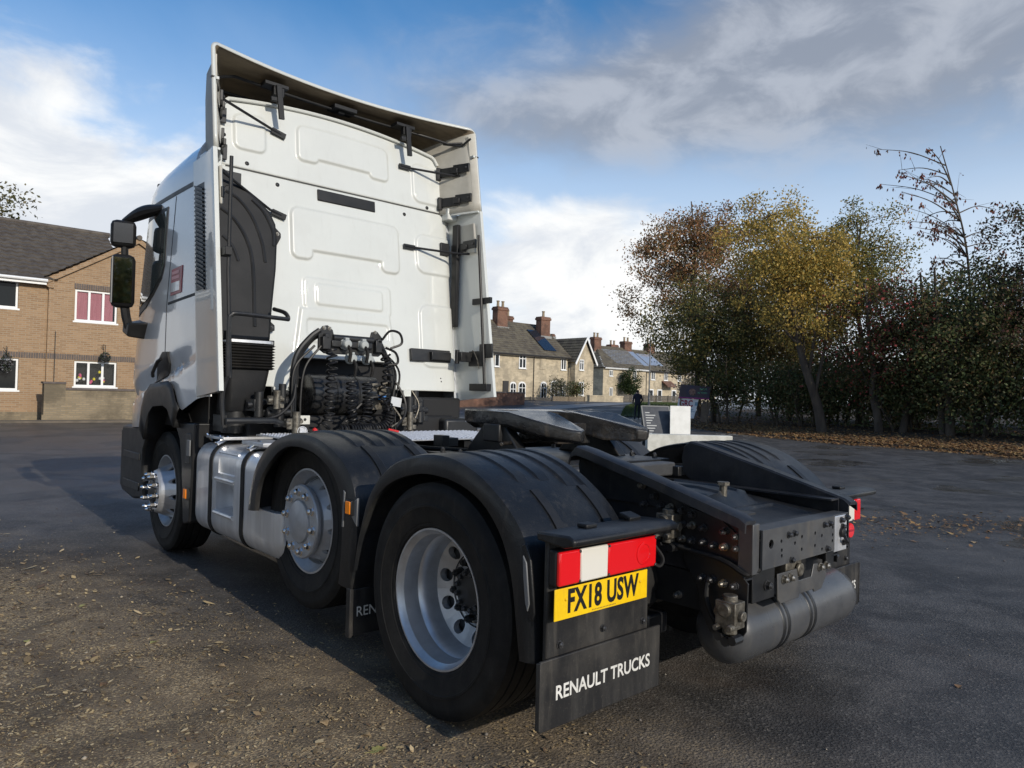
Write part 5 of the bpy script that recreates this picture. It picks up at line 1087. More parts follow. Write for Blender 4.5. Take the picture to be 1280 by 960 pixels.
# dark body behind everything: gearbox, engine mounts, cab suspension
k = MB(); k.bx(-.95, .95, 2.72, 4.5, .70, 1.18); k.bx(-1.05, -.55, 2.78, 3.2, 1.10, 1.30); k.bx(.55, 1.1, 2.82, 3.2, 1.05, 1.34); obj('engine_mass', k, bpy.data.materials['engine_black'], T, .02)
k = MB(); k.bx(.78, 1.16, 2.62, 2.95, .95, 1.16); obj('side_locker', k, BLKM, T, .03)
# ================================================================ buildings
def brick_mat(name, c1, c2, mortar, bw=.225, bh=.075, dirt=None, axis='XZ', ms=.010):
    m = bpy.data.materials.new(name); m.use_nodes = True; t = m.node_tree; b = t.nodes['Principled BSDF']
    g = t.nodes.new('ShaderNodeNewGeometry'); sp = t.nodes.new('ShaderNodeSeparateXYZ'); t.links.new(g.outputs['Position'], sp.inputs[0])
    cb = t.nodes.new('ShaderNodeCombineXYZ'); t.links.new((N(t, sp.outputs[0])+N(t, sp.outputs[1])).k, cb.inputs[0]); t.links.new(sp.outputs[2], cb.inputs[1])
    k = t.nodes.new('ShaderNodeTexBrick'); t.links.new(cb.outputs[0], k.inputs['Vector']); k.inputs['Scale'].default_value = 1
    k.inputs['Brick Width'].default_value = bw; k.inputs['Row Height'].default_value = bh; k.inputs['Mortar Size'].default_value = ms; k.inputs['Bias'].default_value = 0
    k.inputs['Color1'].default_value = (*c1, 1); k.inputs['Color2'].default_value = (*c2, 1); k.inputs['Mortar'].default_value = (*mortar, 1)
    c = k.outputs['Color']; P = g.outputs['Position']
    c = mixc(t, noise(t, P, 1.1, 5, .6).step(.45, .75)*.35, c, tuple(v*.72 for v in c1))
    if dirt: c = mixc(t, noise(t, P, .9, 5, .65).step(.42, .62)*.8, c, dirt)
    t.links.new(c, b.inputs['Base Color']); b.inputs['Roughness'].default_value = .85; b.inputs['Specular IOR Level'].default_value = .25
    bp = t.nodes.new('ShaderNodeBump'); bp.inputs['Strength'].default_value = .5; bp.inputs['Distance'].default_value = .006; bp.invert = True
    t.links.new(k.outputs['Fac'], bp.inputs['Height']); t.links.new(bp.outputs[0], b.inputs['Normal']); return m
BRICK = brick_mat('buff_brick', (.36, .235, .135), (.265, .168, .095), (.34, .27, .19))
BRICKG = brick_mat('weathered_brick', (.30, .235, .15), (.22, .175, .115), (.22, .19, .14), dirt=(.12, .10, .07))
DARKB = mat('blue_brick', (.085, .070, .065), .75, c2=(.13, .105, .09), nscale=6)
REDBR = brick_mat('red_brick', (.20, .085, .05), (.15, .062, .04), (.23, .18, .14), dirt=(.10, .06, .045))
STONE = brick_mat('rubble_stone', (.56, .47, .33), (.42, .35, .245), (.50, .43, .31), .42, .17, dirt=(.29, .25, .185), ms=.02)
UPVC = mat('white_upvc', (.78, .78, .76), .4); PANE = mat('window_glass', (.015, .018, .020), .05, spec=.25)
TILE = mat('concrete_tile', (.075, .062, .052), .8, c2=(.115, .098, .08), nscale=3.5, bump=.2, bscale=30)
TILE2 = mat('cottage_tile', (.085, .072, .055), .85, c2=(.15, .13, .09), nscale=1.6, bump=.2, bscale=20)
SOLAR = mat('solar_glass', (.018, .022, .032), .10, spec=.6, coat=.5); SOLAR2 = mat('sky_glare_solar_glass', (.34, .37, .42), .10, spec=.9, coat=1.0)  # second glass is coloured pale to paint in the sky's reflection
LEAD = mat('lead_flashing', (.26, .26, .25), .6); FASC = mat('dark_fascia', (.03, .028, .026), .6)
PINK = mat('pink_curtain', (.85, .30, .34), .8, c2=(.72, .22, .26), nscale=9, stretch=(4, 1, .2)); NET = mat('net_curtain', (.55, .54, .50), .8)

def tiled(name, P0, ex, es, wid, length, tw, row, amp, m, parent, clip=None):
    """rows of overlapping tiles as one relief sheet: each course steps over the one below"""
    P0, ex, es = Vector(P0), Vector(ex).normalized(), Vector(es).normalized(); nn = ex.cross(es).normalized()
    if nn.z < 0: nn = -nn
    nr = max(1, int(round(length/row))); row = length/nr; nx = max(2, int(wid/tw)*4); k = MB(); V = []; F = []
    for r in range(nr):
        base = len(V)
        for e, lift in ((0, .0), (.004, .06), (1.04, .012)):
            for i in range(nx+1):
                x = wid*i/nx; ph = (x/tw+(.5*(r % 2) if amp < .012 else 0))*2*math.pi
                V.append(P0+ex*x+es*(row*(r+e))+nn*(lift+amp*(.5+.5*math.cos(ph)) if lift > .02 else nn*0 if False else lift+amp*(.5+.5*math.cos(ph))) if False else P0+ex*x+es*(row*(r+e))+nn*(lift+amp*(.5+.5*math.cos(ph))))
        for j in range(2):
            for i in range(nx):
                a = base+j*(nx+1)+i; q = (a, a+1, a+nx+2, a+nx+1)
                if clip is None or clip((V[q[0]]+V[q[2]])/2): F.append(q)
    k.add(V, F); return tag(obj(name, k, m, parent, angle=25, fix=False), kind='stuff')
def window(parent, x0, x1, z0, z1, y, n, fw=.065, curtain=None, m=UPVC, sill=True, trans=None, name='window'):
    """casement window facing -Y: frame mesh > panes"""
    k = MB(); k.bx(x0, x1, y-.05, y+.03, z1-fw, z1); k.bx(x0, x1, y-.05, y+.03, z0, z0+fw); k.bx(x0, x0+fw, y-.05, y+.03, z0+fw, z1-fw); k.bx(x1-fw, x1, y-.05, y+.03, z0+fw, z1-fw)
    for i in range(1, n): c = lerp(x0, x1, i/n); k.bx(c-fw*.6, c+fw*.6, y-.045, y+.03, z0+fw, z1-fw)
    if trans: zt = lerp(z0, z1, trans); k.bx(x0+fw, x1-fw, y-.04, y+.03, zt-fw*.4, zt+fw*.4)
    w = obj(name, k, m, parent)
    for i in range(n):
        a, b = lerp(x0, x1, i/n)+fw*.6, lerp(x0, x1, (i+1)/n)-fw*.6; k = MB(); k.bx(a, b, y-.012, y-.004, z0+fw, z1-fw); obj('pane', k, PANEC if curtain else PANE, w)
    if sill: k = MB(); k.bx(x0-.06, x1+.06, y-.11, y, z0-.06, z0-.001); obj('sill', k, m, w)
    return w
PANEC = bpy.data.materials.new('clear_pane'); PANEC.use_nodes = True
_t = PANEC.node_tree; _g = _t.nodes.new('ShaderNodeBsdfGlossy'); _g.inputs['Roughness'].default_value = .04; _tr = _t.nodes.new('ShaderNodeBsdfTransparent'); _tr.inputs[0].default_value = (.8, .82, .82, 1)
_mx = _t.nodes.new('ShaderNodeMixShader'); _mx.inputs[0].default_value = .035; _t.links.new(_tr.outputs[0], _mx.inputs[1]); _t.links.new(_g.outputs[0], _mx.inputs[2]); _t.links.new(_mx.outputs[0], _t.nodes['Material Output'].inputs[0])

# ---------------------------------------------------------------- buff brick house
Hs = empty('brick_house', (2, 29, 0), 'buff brick house with dark tiled roof and gabled wing across the forecourt', 'house')
Hs.location = (0, 0, 0)
def wall_holes(mb_poly, y0, y1, holes, m, name, parent):
    k = MB(); k.prism(mb_poly, lambda u, v, d: (u, d, v), y0, y1); o = obj(name, k, m, parent)
    cut(o, [(lambda q: (q.bx(a, b, y0-.3, y0+.16, c, d), q)[1])(MB()) for a, b, c, d in holes]); return o
mw = [(-.75, 1.12, 4.04, 5.06), (-.75, 1.20, 1.08, 2.24)]
wall = wall_holes([(-9, 0), (2.05, 0), (2.05, 5.25), (-9, 5.25)], 29.0, 29.3, mw, BRICK, 'wall', Hs)
ww = [(2.88, 4.33, 3.75, 4.96), (2.93, 4.38, 1.27, 2.25)]
wing = wall_holes([(2.03, 0), (8.0, 0), (8.0, 5.33), (5.0, 7.18), (2.03, 5.33)], 28.85, 28.998, ww, BRICK, 'wall', Hs)
k = MB(); k.bx(-9, 8, 29.31, 37.5, .02, 5.2); obj('inner_body', k, mat('dark_interior', (.03, .03, .032), .9), Hs)
window(Hs, -.74, 1.11, 4.05, 5.05, 29.10, 3); window(Hs, -.74, 1.19, 1.09, 2.23, 29.10, 3)
w1 = window(Hs, 2.89, 4.32, 3.76, 4.95, 28.95, 3, curtain=1); w2 = window(Hs, 2.94, 4.37, 1.28, 2.24, 28.95, 3, curtain=1)
for a, b in ((2.96, 3.32), (3.42, 3.80), (3.86, 4.20)):
    k = MB(); k.loft([[(x, 28.978+.006*math.sin(x*70), z) for x in np.linspace(a, b, 14)] for z in (3.84, 4.90)], False, False); obj('curtain', k, PINK, w1)
ORN = [mat('ornament_pink', (.5, .1, .18), .6), mat('ornament_yellow', (.6, .5, .05), .6), mat('ornament_white', (.6, .6, .58), .6)]
for i in range(16):
    x = 3.0+random.random()*1.3; z = 1.36+abs(random.gauss(0, .22)); z = min(z, 2.1); k = MB(); k.lathe([(0, .0), (.05, .03), (.06, .08), (.03, .13), (0, .14)], (x, 28.977, z), (0, -.01, 1), 7); obj('ornament', k, ORN[i % 3], w2)
# band of dark soldier bricks, lintels, plinth
k = MB()
def soldiers(x0, x1, y, z0, z1, mb):
    n = int((x1-x0)/.078)
    for i in range(n): c = x0+(i+.5)*(x1-x0)/n; mb.bx(c-.032, c+.032, y-.012, y+.02, z0, z1)
soldiers(2.04, 8, 28.85, 2.28, 2.48, k); soldiers(-9, 2.03, 29.0, 2.28, 2.48, k); soldiers(2.84, 4.40, 28.85, 4.97, 5.17, k); tag(obj('soldier_course', k, DARKB, Hs), kind='stuff')
k = MB(); soldiers(-.8, 1.18, 29.0, 5.07, 5.2, k); tag(obj('lintel_course', k, DARKB, Hs), kind='stuff')
k = MB(); k.bx(-9, 2.02, 28.95, 28.999, 0, .30); k.bx(2.021, 8, 28.81, 28.849, 0, .30); obj('plinth', k, BRICKG, Hs)
k = MB(); k.prism([(1.84, 5.20), (1.84, 5.06), (1.92, 4.98), (2.03, 4.9), (2.18, 4.9), (2.18, 5.42)], lambda u, v, d: (u, d, v), 28.78, 28.99); obj('kneeler', k, BRICK, Hs)
# roofs
tiled('roof_tiles', (-9.2, 28.72, 5.16), (1, 0, 0), (0, 1, .63), 14.0, 5.1, .33, .34, .05, TILE, Hs, lambda p: p.x < 2.0+(p.y-28.7)*.97+.15 or p.y > 31.9)
tiled('roof_tiles', (1.88, 28.68, 5.23), (0, 1, 0), (1, 0, .617), 5.4, 3.66, .30, .27, .022, TILE, Hs, lambda p: p.z > 5.20+(p.y-28.75)*.60)
tiled('roof_tiles', (8.12, 28.68, 5.23), (0, 1, 0), (-1, 0, .617), 5.4, 3.66, .30, .27, .022, TILE, Hs, lambda p: p.z > 5.20+(p.y-28.75)*.60)
k = MB(); k.tube([(-9.2, 33.0, 7.92), (4.9, 33.0, 7.92)], .11, 8); k.tube([(5.0, 28.66, 7.22), (5.0, 31.8, 7.22)], .10, 8); obj('ridge_tiles', k, TILE, Hs)
k = MB(); k.tube([(2.0, 28.8, 5.22), (4.9, 31.8, 7.12)], .05, 6); obj('valley', k, FASC, Hs)
for sx in (1, -1):
    k = MB(); a = (5-sx*3.06, 5.20); b = (5.0, 7.10); k.prism([(a[0], a[1]+.02), (b[0], b[1]+.10), (b[0], b[1]-.10), (a[0], a[1]-.16)], lambda u, v, d: (u, d, v), 28.73-.001*sx, 28.8); obj('verge_board', k, BRICK, Hs)
k = MB(); k.bx(-9.2, 1.93, 28.70, 28.72, 4.98, 5.17); k.tube([(-9.2, 28.64, 5.13), (1.95, 28.64, 5.13)], .06, 8); obj('gutter', k, UPVC, Hs)
k = MB(); k.tube([(2.28, 28.82, 3.3), (2.28, 28.82, 1.3)], .014, 6); obj('overflow_pipe', k, FASC, Hs)
# hanging baskets on brackets
BASK = island_mat('basket_leaves', [(.10, .12, .12), (.16, .17, .18), (.05, .07, .04), (.22, .21, .22), (.08, .10, .06)], .6)
for i, (x, y, z, lab) in enumerate(((3.89, 28.55, 2.42, 'grey-leaved hanging basket on the brick wing between its two windows'), (.80, 28.7, 2.15, 'trailing hanging basket beside the lower window of the main brick front'))):
    hb_ = empty('hanging_basket', (0, 0, 0), lab, 'plant')
    n = 500; q = rng.normal(0, 1, (n, 3)); q /= np.linalg.norm(q, axis=1)[:, None]; q *= (.20*rng.uniform(.5, 1, n)**.4)[:, None]
    if i: q[:, 2] = q[:, 2]*1.6-.15*rng.random(n)
    L = rng.uniform(.02, .045, n); V, F = scatter_quads(q+np.array([x, y, z]), L, L*.7, rng.uniform(0, 6.28, n), rng.uniform(-.9, .9, n), L*0); link('foliage', fast_mesh('foliage', V, F, BASK), hb_)
    k = MB(); k.lathe([(0, -.2), (.10, -.17), (.17, -.06), (.18, 0)], (x, y, z), (0, 0, 1), 12); obj('basket', k, FASC, hb_)
    k = MB(); k.tube([(x, y, z+.1), (x, y, z+.46), (x, 28.9, z+.5)], .012, 6); k.tube([(x, 28.84, z+.3), (x-.1, y+.1, z+.46)], .01, 6); obj('bracket', k, FASC, hb_)
# boundary wall with pier in front of the wing
bw = empty('boundary_wall', (0, 0, 0), 'weathered low brick boundary wall with end pier before the brick house', 'wall')
k = MB(); k.bx(2.42, 9, 27.5, 27.72, -.02, 1.15); obj('wall', k, BRICKG, bw)
k = MB(); k.bx(1.76, 2.42, 27.42, 27.80, -.02, 1.36); obj('pier', k, BRICKG, bw)
k = MB(); k.bx(2.425, 9, 27.46, 27.76, 1.151, 1.23); k.bx(1.72, 2.424, 27.38, 27.84, 1.361, 1.43); obj('coping', k, DARKB, bw)
k = MB(); k.bx(1.7, 9, 27.36, 27.415, -.02, .26); obj('footing', k, BRICKG, bw)
k = MB(); k.bx(-30, 40, 26.4, 27.35, -.05, .06) if False else k.bx(-30, 12, 26.7, 27.355, -.05, .08); tag(obj('pavement', k, mat('pavement_dirt', (.10, .085, .065), .9, c2=(.16, .13, .10), nscale=2)), kind='structure')

# ---------------------------------------------------------------- stone cottages
def arched(parent, x0, x1, z0, z1, y, kind='window'):
    xm = (x0+x1)/2; r = (x1-x0)/2
    pts = [(x0, z0)]+[(xm-r*math.cos(a), z1-r*.7+r*.7*math.sin(a)) for a in np.linspace(0, math.pi, 9)]+[(x1, z0)]
    k = MB(); k.prism(pts, lambda u, v, d: (u, d, v), y-.06, y+.02); w = obj(kind, k, UPVC, parent)
    i = .09; pts2 = [(x0+i, z0+i)]+[(xm-(r-i)*math.cos(a), z1-i-(r)*.7+(r-i)*.7*math.sin(a)) for a in np.linspace(0, math.pi, 9)]+[(x1-i, z0+i)]
    k = MB(); k.prism(pts2, lambda u, v, d: (u, d, v), y-.075, y-.061); obj('pane', k, PANE, w)
    k = MB(); k.bx(xm-.03, xm+.03, y-.085, y-.076, z0+i, z1-i); k.bx(x0+i, x1-i, y-.0845, y-.0765, lerp(z0, z1, .62)-.03, lerp(z0, z1, .62)+.03); obj('glazing_bar', k, UPVC, w)
def chimney(parent, x, y, z0, z1, w, d, pots, m=REDBR):
    k = MB(); k.bx(x-w/2, x+w/2, y-d/2, y+d/2, z0, z1-.35); k.bx(x-w/2-.08, x+w/2+.08, y-d/2-.08, y+d/2+.08, z1-.349, z1-.12); k.bx(x-w/2-.02, x+w/2+.02, y-d/2-.02, y+d/2+.02, z1-.119, z1); c = obj('chimney', k, m, parent)
    for i in range(pots):
        px = x+(i-(pots-1)/2)*w*.48; k = MB(); k.lathe([(.17, 0), (.15, .1), (.13, .5), (.17, .52), (.17, .62), (.11, .62), (.11, .3)], (px, y, z1), (0, 0, 1), 10); obj('chimney_pot', k, mat('clay_pot', (.26, .20, .13), .8) if 'clay_pot' not in bpy.data.materials else bpy.data.materials['clay_pot'], c)
    k = MB(); k.prism([(-.0, 0), (.0, .0)] if False else [(x-w/2-.12, y-d/2-.13), (x+w/2+.12, y-d/2-.13), (x+w/2+.12, y-d/2-.01), (x-w/2-.12, y-d/2-.01)], lambda u, v, dd: (u, v, dd), z0+.25, z0+.60); obj('flashing', k, LEAD, c)
def cottage(label, x0, x1, y, ze, zr, dep, zb, hip=False):
    C_ = empty('stone_cottage', (0, 0, 0), label, 'cottage', 'stone cottages along the lane')
    k = MB(); k.prism([(y, zb), (y+2*dep, zb), (y+2*dep, ze), (y+dep, zr-.15), (y, ze)] if not hip else [(y, zb), (y+2*dep, zb), (y+2*dep, ze), (y, ze)], lambda u, v, d: (d, u, v), x0, x1); obj('wall', k, STONE, C_)
    sl = math.hypot(dep+.3, zr-ze+.05)
    tiled('roof_tiles', (x0-.02, y-.3, ze-.12), (1, 0, 0), (0, dep+.3, zr-ze+.17), x1-x0+.04, sl, .34, .36, .02, TILE2, C_, (lambda p: p.x > x0+(p.y-y)*.75) if hip else None)
    if hip: tiled('roof_tiles', (x0-.3, y-.3, ze-.12), (0, 1, 0), (3, 0, (zr-ze+.17)*3/(dep*.75+.3)), 2*dep+.6, math.hypot(dep*.75+.3, zr-ze+.17), .34, .36, .02, TILE2, C_, lambda p: p.x < x0+(p.y-y)*.75 and p.y < y+dep+.2)
    k = MB(); k.bx(x0, x1, y-.36, y-.31, ze-.26, ze-.12); k.tube([(x0, y-.40, ze-.14), (x1, y-.40, ze-.14)], .055, 6); obj('gutter', k, FASC if not hip else UPVC, C_)
    k = MB(); k.tube([(x0, y+dep, zr+.06), (x1, y+dep, zr+.06)], .10, 6); obj('ridge_tiles', k, TILE2, C_); return C_
def downpipe(parent, x, y, z0, z1):
    k = MB(); k.tube([(x, y-.06, z0), (x, y-.06, z1), (x, y-.35, z1+.2)], .045, 6); obj('downpipe', k, FASC, parent)
ca = cottage('end stone cottage with tall red chimney and white arched window', 33, 46.0, 49, 5.42, 8.75, 4, .5)
window(ca, 44.1, 45.02, 3.97, 5.28, 48.98, 2, .09, trans=.72); arched(ca, 44.1, 45.05, 1.1, 2.70, 48.99)
k = MB(); k.bx(42.1, 42.8, 48.9, 49.01, .8, 2.7); obj('door', k, FASC, ca); arched(ca, 43.0, 43.8, .8, 2.65, 48.99, 'door')
window(ca, 41.0, 41.6, 4.0, 5.2, 48.98, 1, .09)
chimney(ca, 44.7, 52.6, 7.6, 10.2, 1.35, .8, 2); chimney(ca, 46.8, 54.2, 7.6, 9.6, 1.5, .8, 2)
cb = cottage('middle stone cottage with dark solar panel strip on its roof', 46.01, 51.2, 49, 5.42, 8.75, 4, .5)
k = MB(); k.bx(46.95, 47.75, 48.95, 49.01, 3.98, 5.28); obj('blocked_window', k, STONE, cb); window(cb, 49.9, 50.65, 4.05, 5.22, 48.98, 2, .09)
arched(cb, 47.1, 47.9, 1.1, 2.8, 48.99); arched(cb, 48.5, 49.6, 1.0, 2.95, 48.99); window(cb, 49.85, 50.6, 1.3, 2.8, 48.98, 2, .07)
downpipe(cb, 46.1, 49, .5, 5.1); downpipe(cb, 51.0, 49, .5, 5.1); chimney(cb, 49.9, 51.7, 7.0, 9.6, 1.3, .8, 1)
sv = Vector((0, 4.3, 3.5)).normalized(); sn = Vector((0, -sv.z, sv.y))
k = MB(); a = Vector((47.6, 49.35, 5.95)); R_ = Matrix((Vector((1, 0, 0)), sv, sn)).transposed()
k.box(Vector((48.7, 50.65, 7.05)), (1.7, 3.5, .06), R_); obj('solar_panel', k, SOLAR, cb)
cg = empty('stone_cottage', (0, 0, 0), 'gabled stone cottage front with white bargeboards', 'cottage', 'stone cottages along the lane')
k = MB(); k.prism([(51.21, .5), (54.0, .5), (54.0, 5.1), (52.6, 7.3), (51.21, 5.1)], lambda u, v, d: (u, d, v), 48.2, 56); obj('wall', k, STONE, cg)
for sx in (1, -1):
    tiled('roof_tiles', (52.6-sx*1.62, 47.9, 4.88), (0, 1, 0), (sx*1.62, 0, 2.62), 6.5, math.hypot(1.62, 2.62), .34, .36, .02, TILE2, cg)
    k = MB(); k.prism([(52.6-sx*1.72, 4.78), (52.6, 7.58), (52.6, 7.28), (52.6-sx*1.60, 4.58)], lambda u, v, d: (u, d, v), 47.84-.002*sx, 47.9); obj('bargeboard', k, UPVC, cg)
window(cg, 51.8, 52.45, 4.1, 5.2, 48.18, 2, .08, trans=.7); window(cg, 51.75, 52.5, 1.5, 2.9, 48.18, 2, .08, trans=.7); chimney(cg, 52.6, 53, 7.2, 8.1, .35, .35, 0)
cc_ = cottage('hipped stone cottage with wide sky-glare tinted solar panels and red chimney', 69.2, 78.5, 60, 5.4, 8.4, 4.2, .6, hip=True)
window(cc_, 70.4, 71.1, 4.2, 5.0, 59.98, 2, .09); window(cc_, 70.5, 71.15, 1.2, 2.7, 59.98, 2, .09); window(cc_, 75.3, 76.1, 3.95, 5.2, 59.98, 2, .1); window(cc_, 75.2, 76.2, 1.0, 2.6, 59.98, 2, .12)
chimney(cc_, 71.9, 63.8, 7.0, 9.6, 1.4, .8, 2); chimney(cc_, 76.6, 64.8, 7.5, 8.9, 1.5, .9, 2)
sv2 = Vector((0, 4.5, 3.17)).normalized(); R2 = Matrix((Vector((1, 0, 0)), sv2, Vector((0, -sv2.z, sv2.y)))).transposed()
for i in range(4):
    k = MB(); k.box(Vector((73.6+i*1.75, 62.1, 6.98)), (1.70, 3.6, .06), R2); obj('solar_panel', k, SOLAR2, cc_)
cd_ = cottage('far stone cottage with small red tiled porch and white doors', 78.51, 96, 60.1, 5.35, 8.3, 4.2, .6)
for x in (79.5, 82.5, 85.8, 89): window(cd_, x, x+.9, 4.0, 5.2, 60.08, 2, .1)
for x in (79.0, 81.0, 84.4, 86.5, 89.5): window(cd_, x, x+1.1, .9, 2.7, 60.08, 1, .16, name='door')
k = MB(); k.prism([(59.0, 3.2), (60.05, 3.95), (60.05, 3.8), (59.0, 3.05)], lambda u, v, d: (d, u, v), 82.0, 84.2); obj('porch_roof', k, REDBR, cd_)
for x in (79.0, 84.5): chimney(cd_, x, 64.3, 7.4, 9.5, 1.6, .9, 2)
for i in range(2): k = MB(); k.box(Vector((81+i*1.75, 62.2, 6.95)), (1.7, 3.0, .06), R2); obj('solar_panel', k, SOLAR2, cd_)
downpipe(cc_, 78.3, 60, .6, 5.1)
# garden walls and fences before the cottages
def fence(label, x0, x1, y, z0, z1, m, cat='fence', name='timber_fence', boards=True):
    f = empty(name, (0, 0, 0), label, cat)
    if boards:
        n = int((x1-x0)/1.8)+1
        for i in range(n): k = MB(); xx = lerp(x0, x1, i/max(1, n-1)); k.bx(xx-.05, xx+.05, y-.07, y-.03, z0, z1+.05); obj('post', k, m, f)
        nb = 6
        for i in range(nb): k = MB(); za = lerp(z0+.1, z1, i/nb); k.bx(x0, x1, y-.0+(i % 2)*.015, y+.03+(i % 2)*.015, za, za+(z1-z0-.1)/nb-.015); obj('board', k, m, f)
    else:
        k = MB(); k.bx(x0, x1, y, y+.3, z0, z1); obj('wall', k, m, f); k = MB(); k.bx(x0-.03, x1+.03, y-.04, y+.34, z1+.001, z1+.10); obj('coping', k, DARKB if m is not STONE else STONE, f)
WOOD = mat('weathered_wood', (.20, .155, .10), .8, c2=(.13, .10, .07), nscale=4, stretch=(.3, 1, 6))
fence('long red brick garden wall beyond the lorry cab', 22, 33.8, 37, 0, 1.50, REDBR, 'wall', 'garden_wall', False)
fence('dark slatted garden fence beside the red brick wall', 36.5, 41.7, 42, .55, 1.24, mat('dark_wood', (.05, .045, .04), .8))
fence('pale horizontal timber fence before the gabled cottage', 41.85, 45.9, 42, .6, 1.36, WOOD)
fence('low stone garden wall below the hipped cottage', 46.6, 51.4, 42, .6, 1.45, STONE, 'wall', 'garden_wall', False)
fence('dark slatted fence along the lane before the far cottage', 51.8, 66, 43, .7, 1.7, mat('grey_wood', (.10, .09, .075), .8, c2=(.07, .06, .05)))

# ---------------------------------------------------------------- lane furniture
k = MB(); k.add([(24, 33.2, float(ground_h(24, 33.2))+.012), (75, 37.5, float(ground_h(75, 37.5))+.012), (75, 39.5, float(ground_h(75, 39.5))+.012), (24, 35.8, float(ground_h(24, 35.8))+.012)] if False else [], [])
pv = MB(); X = np.linspace(26, 80, 30)
pv.loft([[(x, 31.2+(x-26)*.16+w_, float(ground_h(x, 31.2+(x-26)*.16+w_))+.02) for w_ in (0, 1.2, 2.4)] for x in X], False, False); tag(obj('lane', pv, mat('sun_toned_tarmac', (.14, .14, .145), .45, c2=(.19, .19, .19), nscale=1.5), angle=60), kind='structure')  # lane strip coloured paler to paint it as lying in sun
gp = [(x+2.6, y+2.9) for x, y in [(28.4, 22.6), (32, 25.4), (36, 28.4), (42, 32.2), (48, 33.2), (44, 28.5), (39, 25.0), (34, 22.0), (31, 20.6)]]
gm = MB(); gm.add([(x, y, float(ground_h(x, y))+.05) for x, y in gp]+[(39.6, 29.5, float(ground_h(39.6, 29.5))+.09)], [(i, (i+1) % len(gp), len(gp)) for i in range(len(gp))])
tag(obj('grass_bank', gm, mat('turf', (.045, .070, .020), .9, c2=(.035, .05, .018), nscale=3), angle=60), kind='structure')
n = 16000; P = []
ta = [(gp[i], gp[(i+1) % len(gp)]) for i in range(len(gp))]
ti = rng.integers(0, len(gp), n); u, v = rng.random(n), rng.random(n); fl = u+v > 1; u[fl], v[fl] = 1-u[fl], 1-v[fl]
A0 = np.array([t[0] for t in ta])[ti]; A1 = np.array([t[1] for t in ta])[ti]; cen = np.array([39.6, 29.5]); XY = cen+(A0-cen)*u[:, None]+(A1-cen)*v[:, None]
Z = ground_h(XY[:, 0], XY[:, 1])+.05; hgt = rng.uniform(.05, .14, n); an = rng.uniform(0, 6.28, n); wv = np.stack([np.cos(an), np.sin(an)], -1)*.012
b0 = np.c_[XY-wv, Z]; b1 = np.c_[XY+wv, Z]; tp = np.c_[XY+rng.normal(0, .03, (n, 2)), Z+hgt]
V = np.stack([b0, b1, tp], 1).reshape(-1, 3); tag(link('grass', fast_mesh('grass', V, np.arange(3*n).reshape(n, 3), island_mat('grass_blades', [(.05, .09, .02), (.07, .10, .03), (.04, .07, .02), (.09, .10, .04)], .7))), kind='stuff')
lp = empty('lamp_post', (39.0, 29.5, float(ground_h(39, 29.5))), 'thin grey street lamp post on the grass bank', 'lamp post')
k = MB(); k.cyl((0, 0, 0), (0, 0, 1.1), .085, n=10); k.cyl((0, 0, 1.1), (0, 0, 5.2), .05, .038, n=10); obj('post', k, mat('galvanised', (.16, .165, .17), .5), lp)
k = MB(); k.tube(curve([(0, 0, 5.2), (0, -.1, 5.5), (0, -.5, 5.62)], 6), .03, 6); k.box((0, -.75, 5.62), (.18, .5, .10)); obj('lamp_head', k, bpy.data.materials['galvanised'], lp)
# pavement A-board, white sheet and painted concrete block on the forecourt
vr = Vector((.743, -.669, 0)); vf = Vector((.669, .743, 0))
def loc(o, r, f, z): return Vector(o)+vr*r+vf*f+Vector((0, 0, z))
O = (13.3, 9.65, 0)
ab = empty('pavement_sign', (0, 0, 0), 'black folding pavement A-board with pale chalk lines', 'sign')
BB = mat('blackboard', (.03, .035, .045), .5, c2=(.06, .065, .075), nscale=5); FRM = mat('sign_frame', (.22, .22, .21), .6)
def lpoly(poly, fn0, fn1, name, m, parent, bev=0):
    kk = MB(); n = len(poly); kk.add([fn0(*p) for p in poly]+[fn1(*p) for p in poly], [tuple(range(n)), tuple(range(2*n-1, n-1, -1))]+[(i, i+n, (i+1) % n+n, (i+1) % n) for i in range(n)]); return obj(name, kk, m, parent, bev)
for sg, nm in ((-1, 'front_panel'), (1, 'rear_panel')):
    p_ = lpoly([(-.30, .06), (.42, .06), (.42, 1.16), (-.30, 1.16)], lambda r, z: loc(O, r-.12*(z/1.16), sg*.34*(1.18-z)/1.18, z), lambda r, z: loc(O, r-.12*(z/1.16), sg*.34*(1.18-z)/1.18+.025, z), nm, BB, ab)
    for a in ([(-.33, 0), (-.30, 0), (-.30, 1.18), (-.33, 1.18)], [(.42, 0), (.45, 0), (.45, 1.18), (.42, 1.18)], [(-.30, 1.161), (.42, 1.161), (.42, 1.19), (-.30, 1.19)]):
        lpoly(a, lambda r, z: loc(O, r-.12*(z/1.16), sg*.34*(1.18-z)/1.18-.006, z), lambda r, z: loc(O, r-.12*(z/1.16), sg*.34*(1.18-z)/1.18+.03, z), 'frame', FRM, p_)
    if sg < 0:
        for i in range(9): lpoly([(-.24, .98-i*.07), (-.24+.12+.05*(i*7 % 4), .98-i*.07), (-.24+.12+.05*(i*7 % 4), 1.005-i*.07), (-.24, 1.005-i*.07)], lambda r, z: loc(O, r-.12*(z/1.16), -.34*(1.18-z)/1.18-.003, z), lambda r, z: loc(O, r-.12*(z/1.16), -.34*(1.18-z)/1.18-.001, z), 'chalk_line', mat('chalk', (.5, .5, .48), .8) if 'chalk' not in bpy.data.materials else bpy.data.materials['chalk'], p_)
WS = mat('white_board', (.80, .79, .74), .6, c2=(.72, .71, .66), nscale=5)
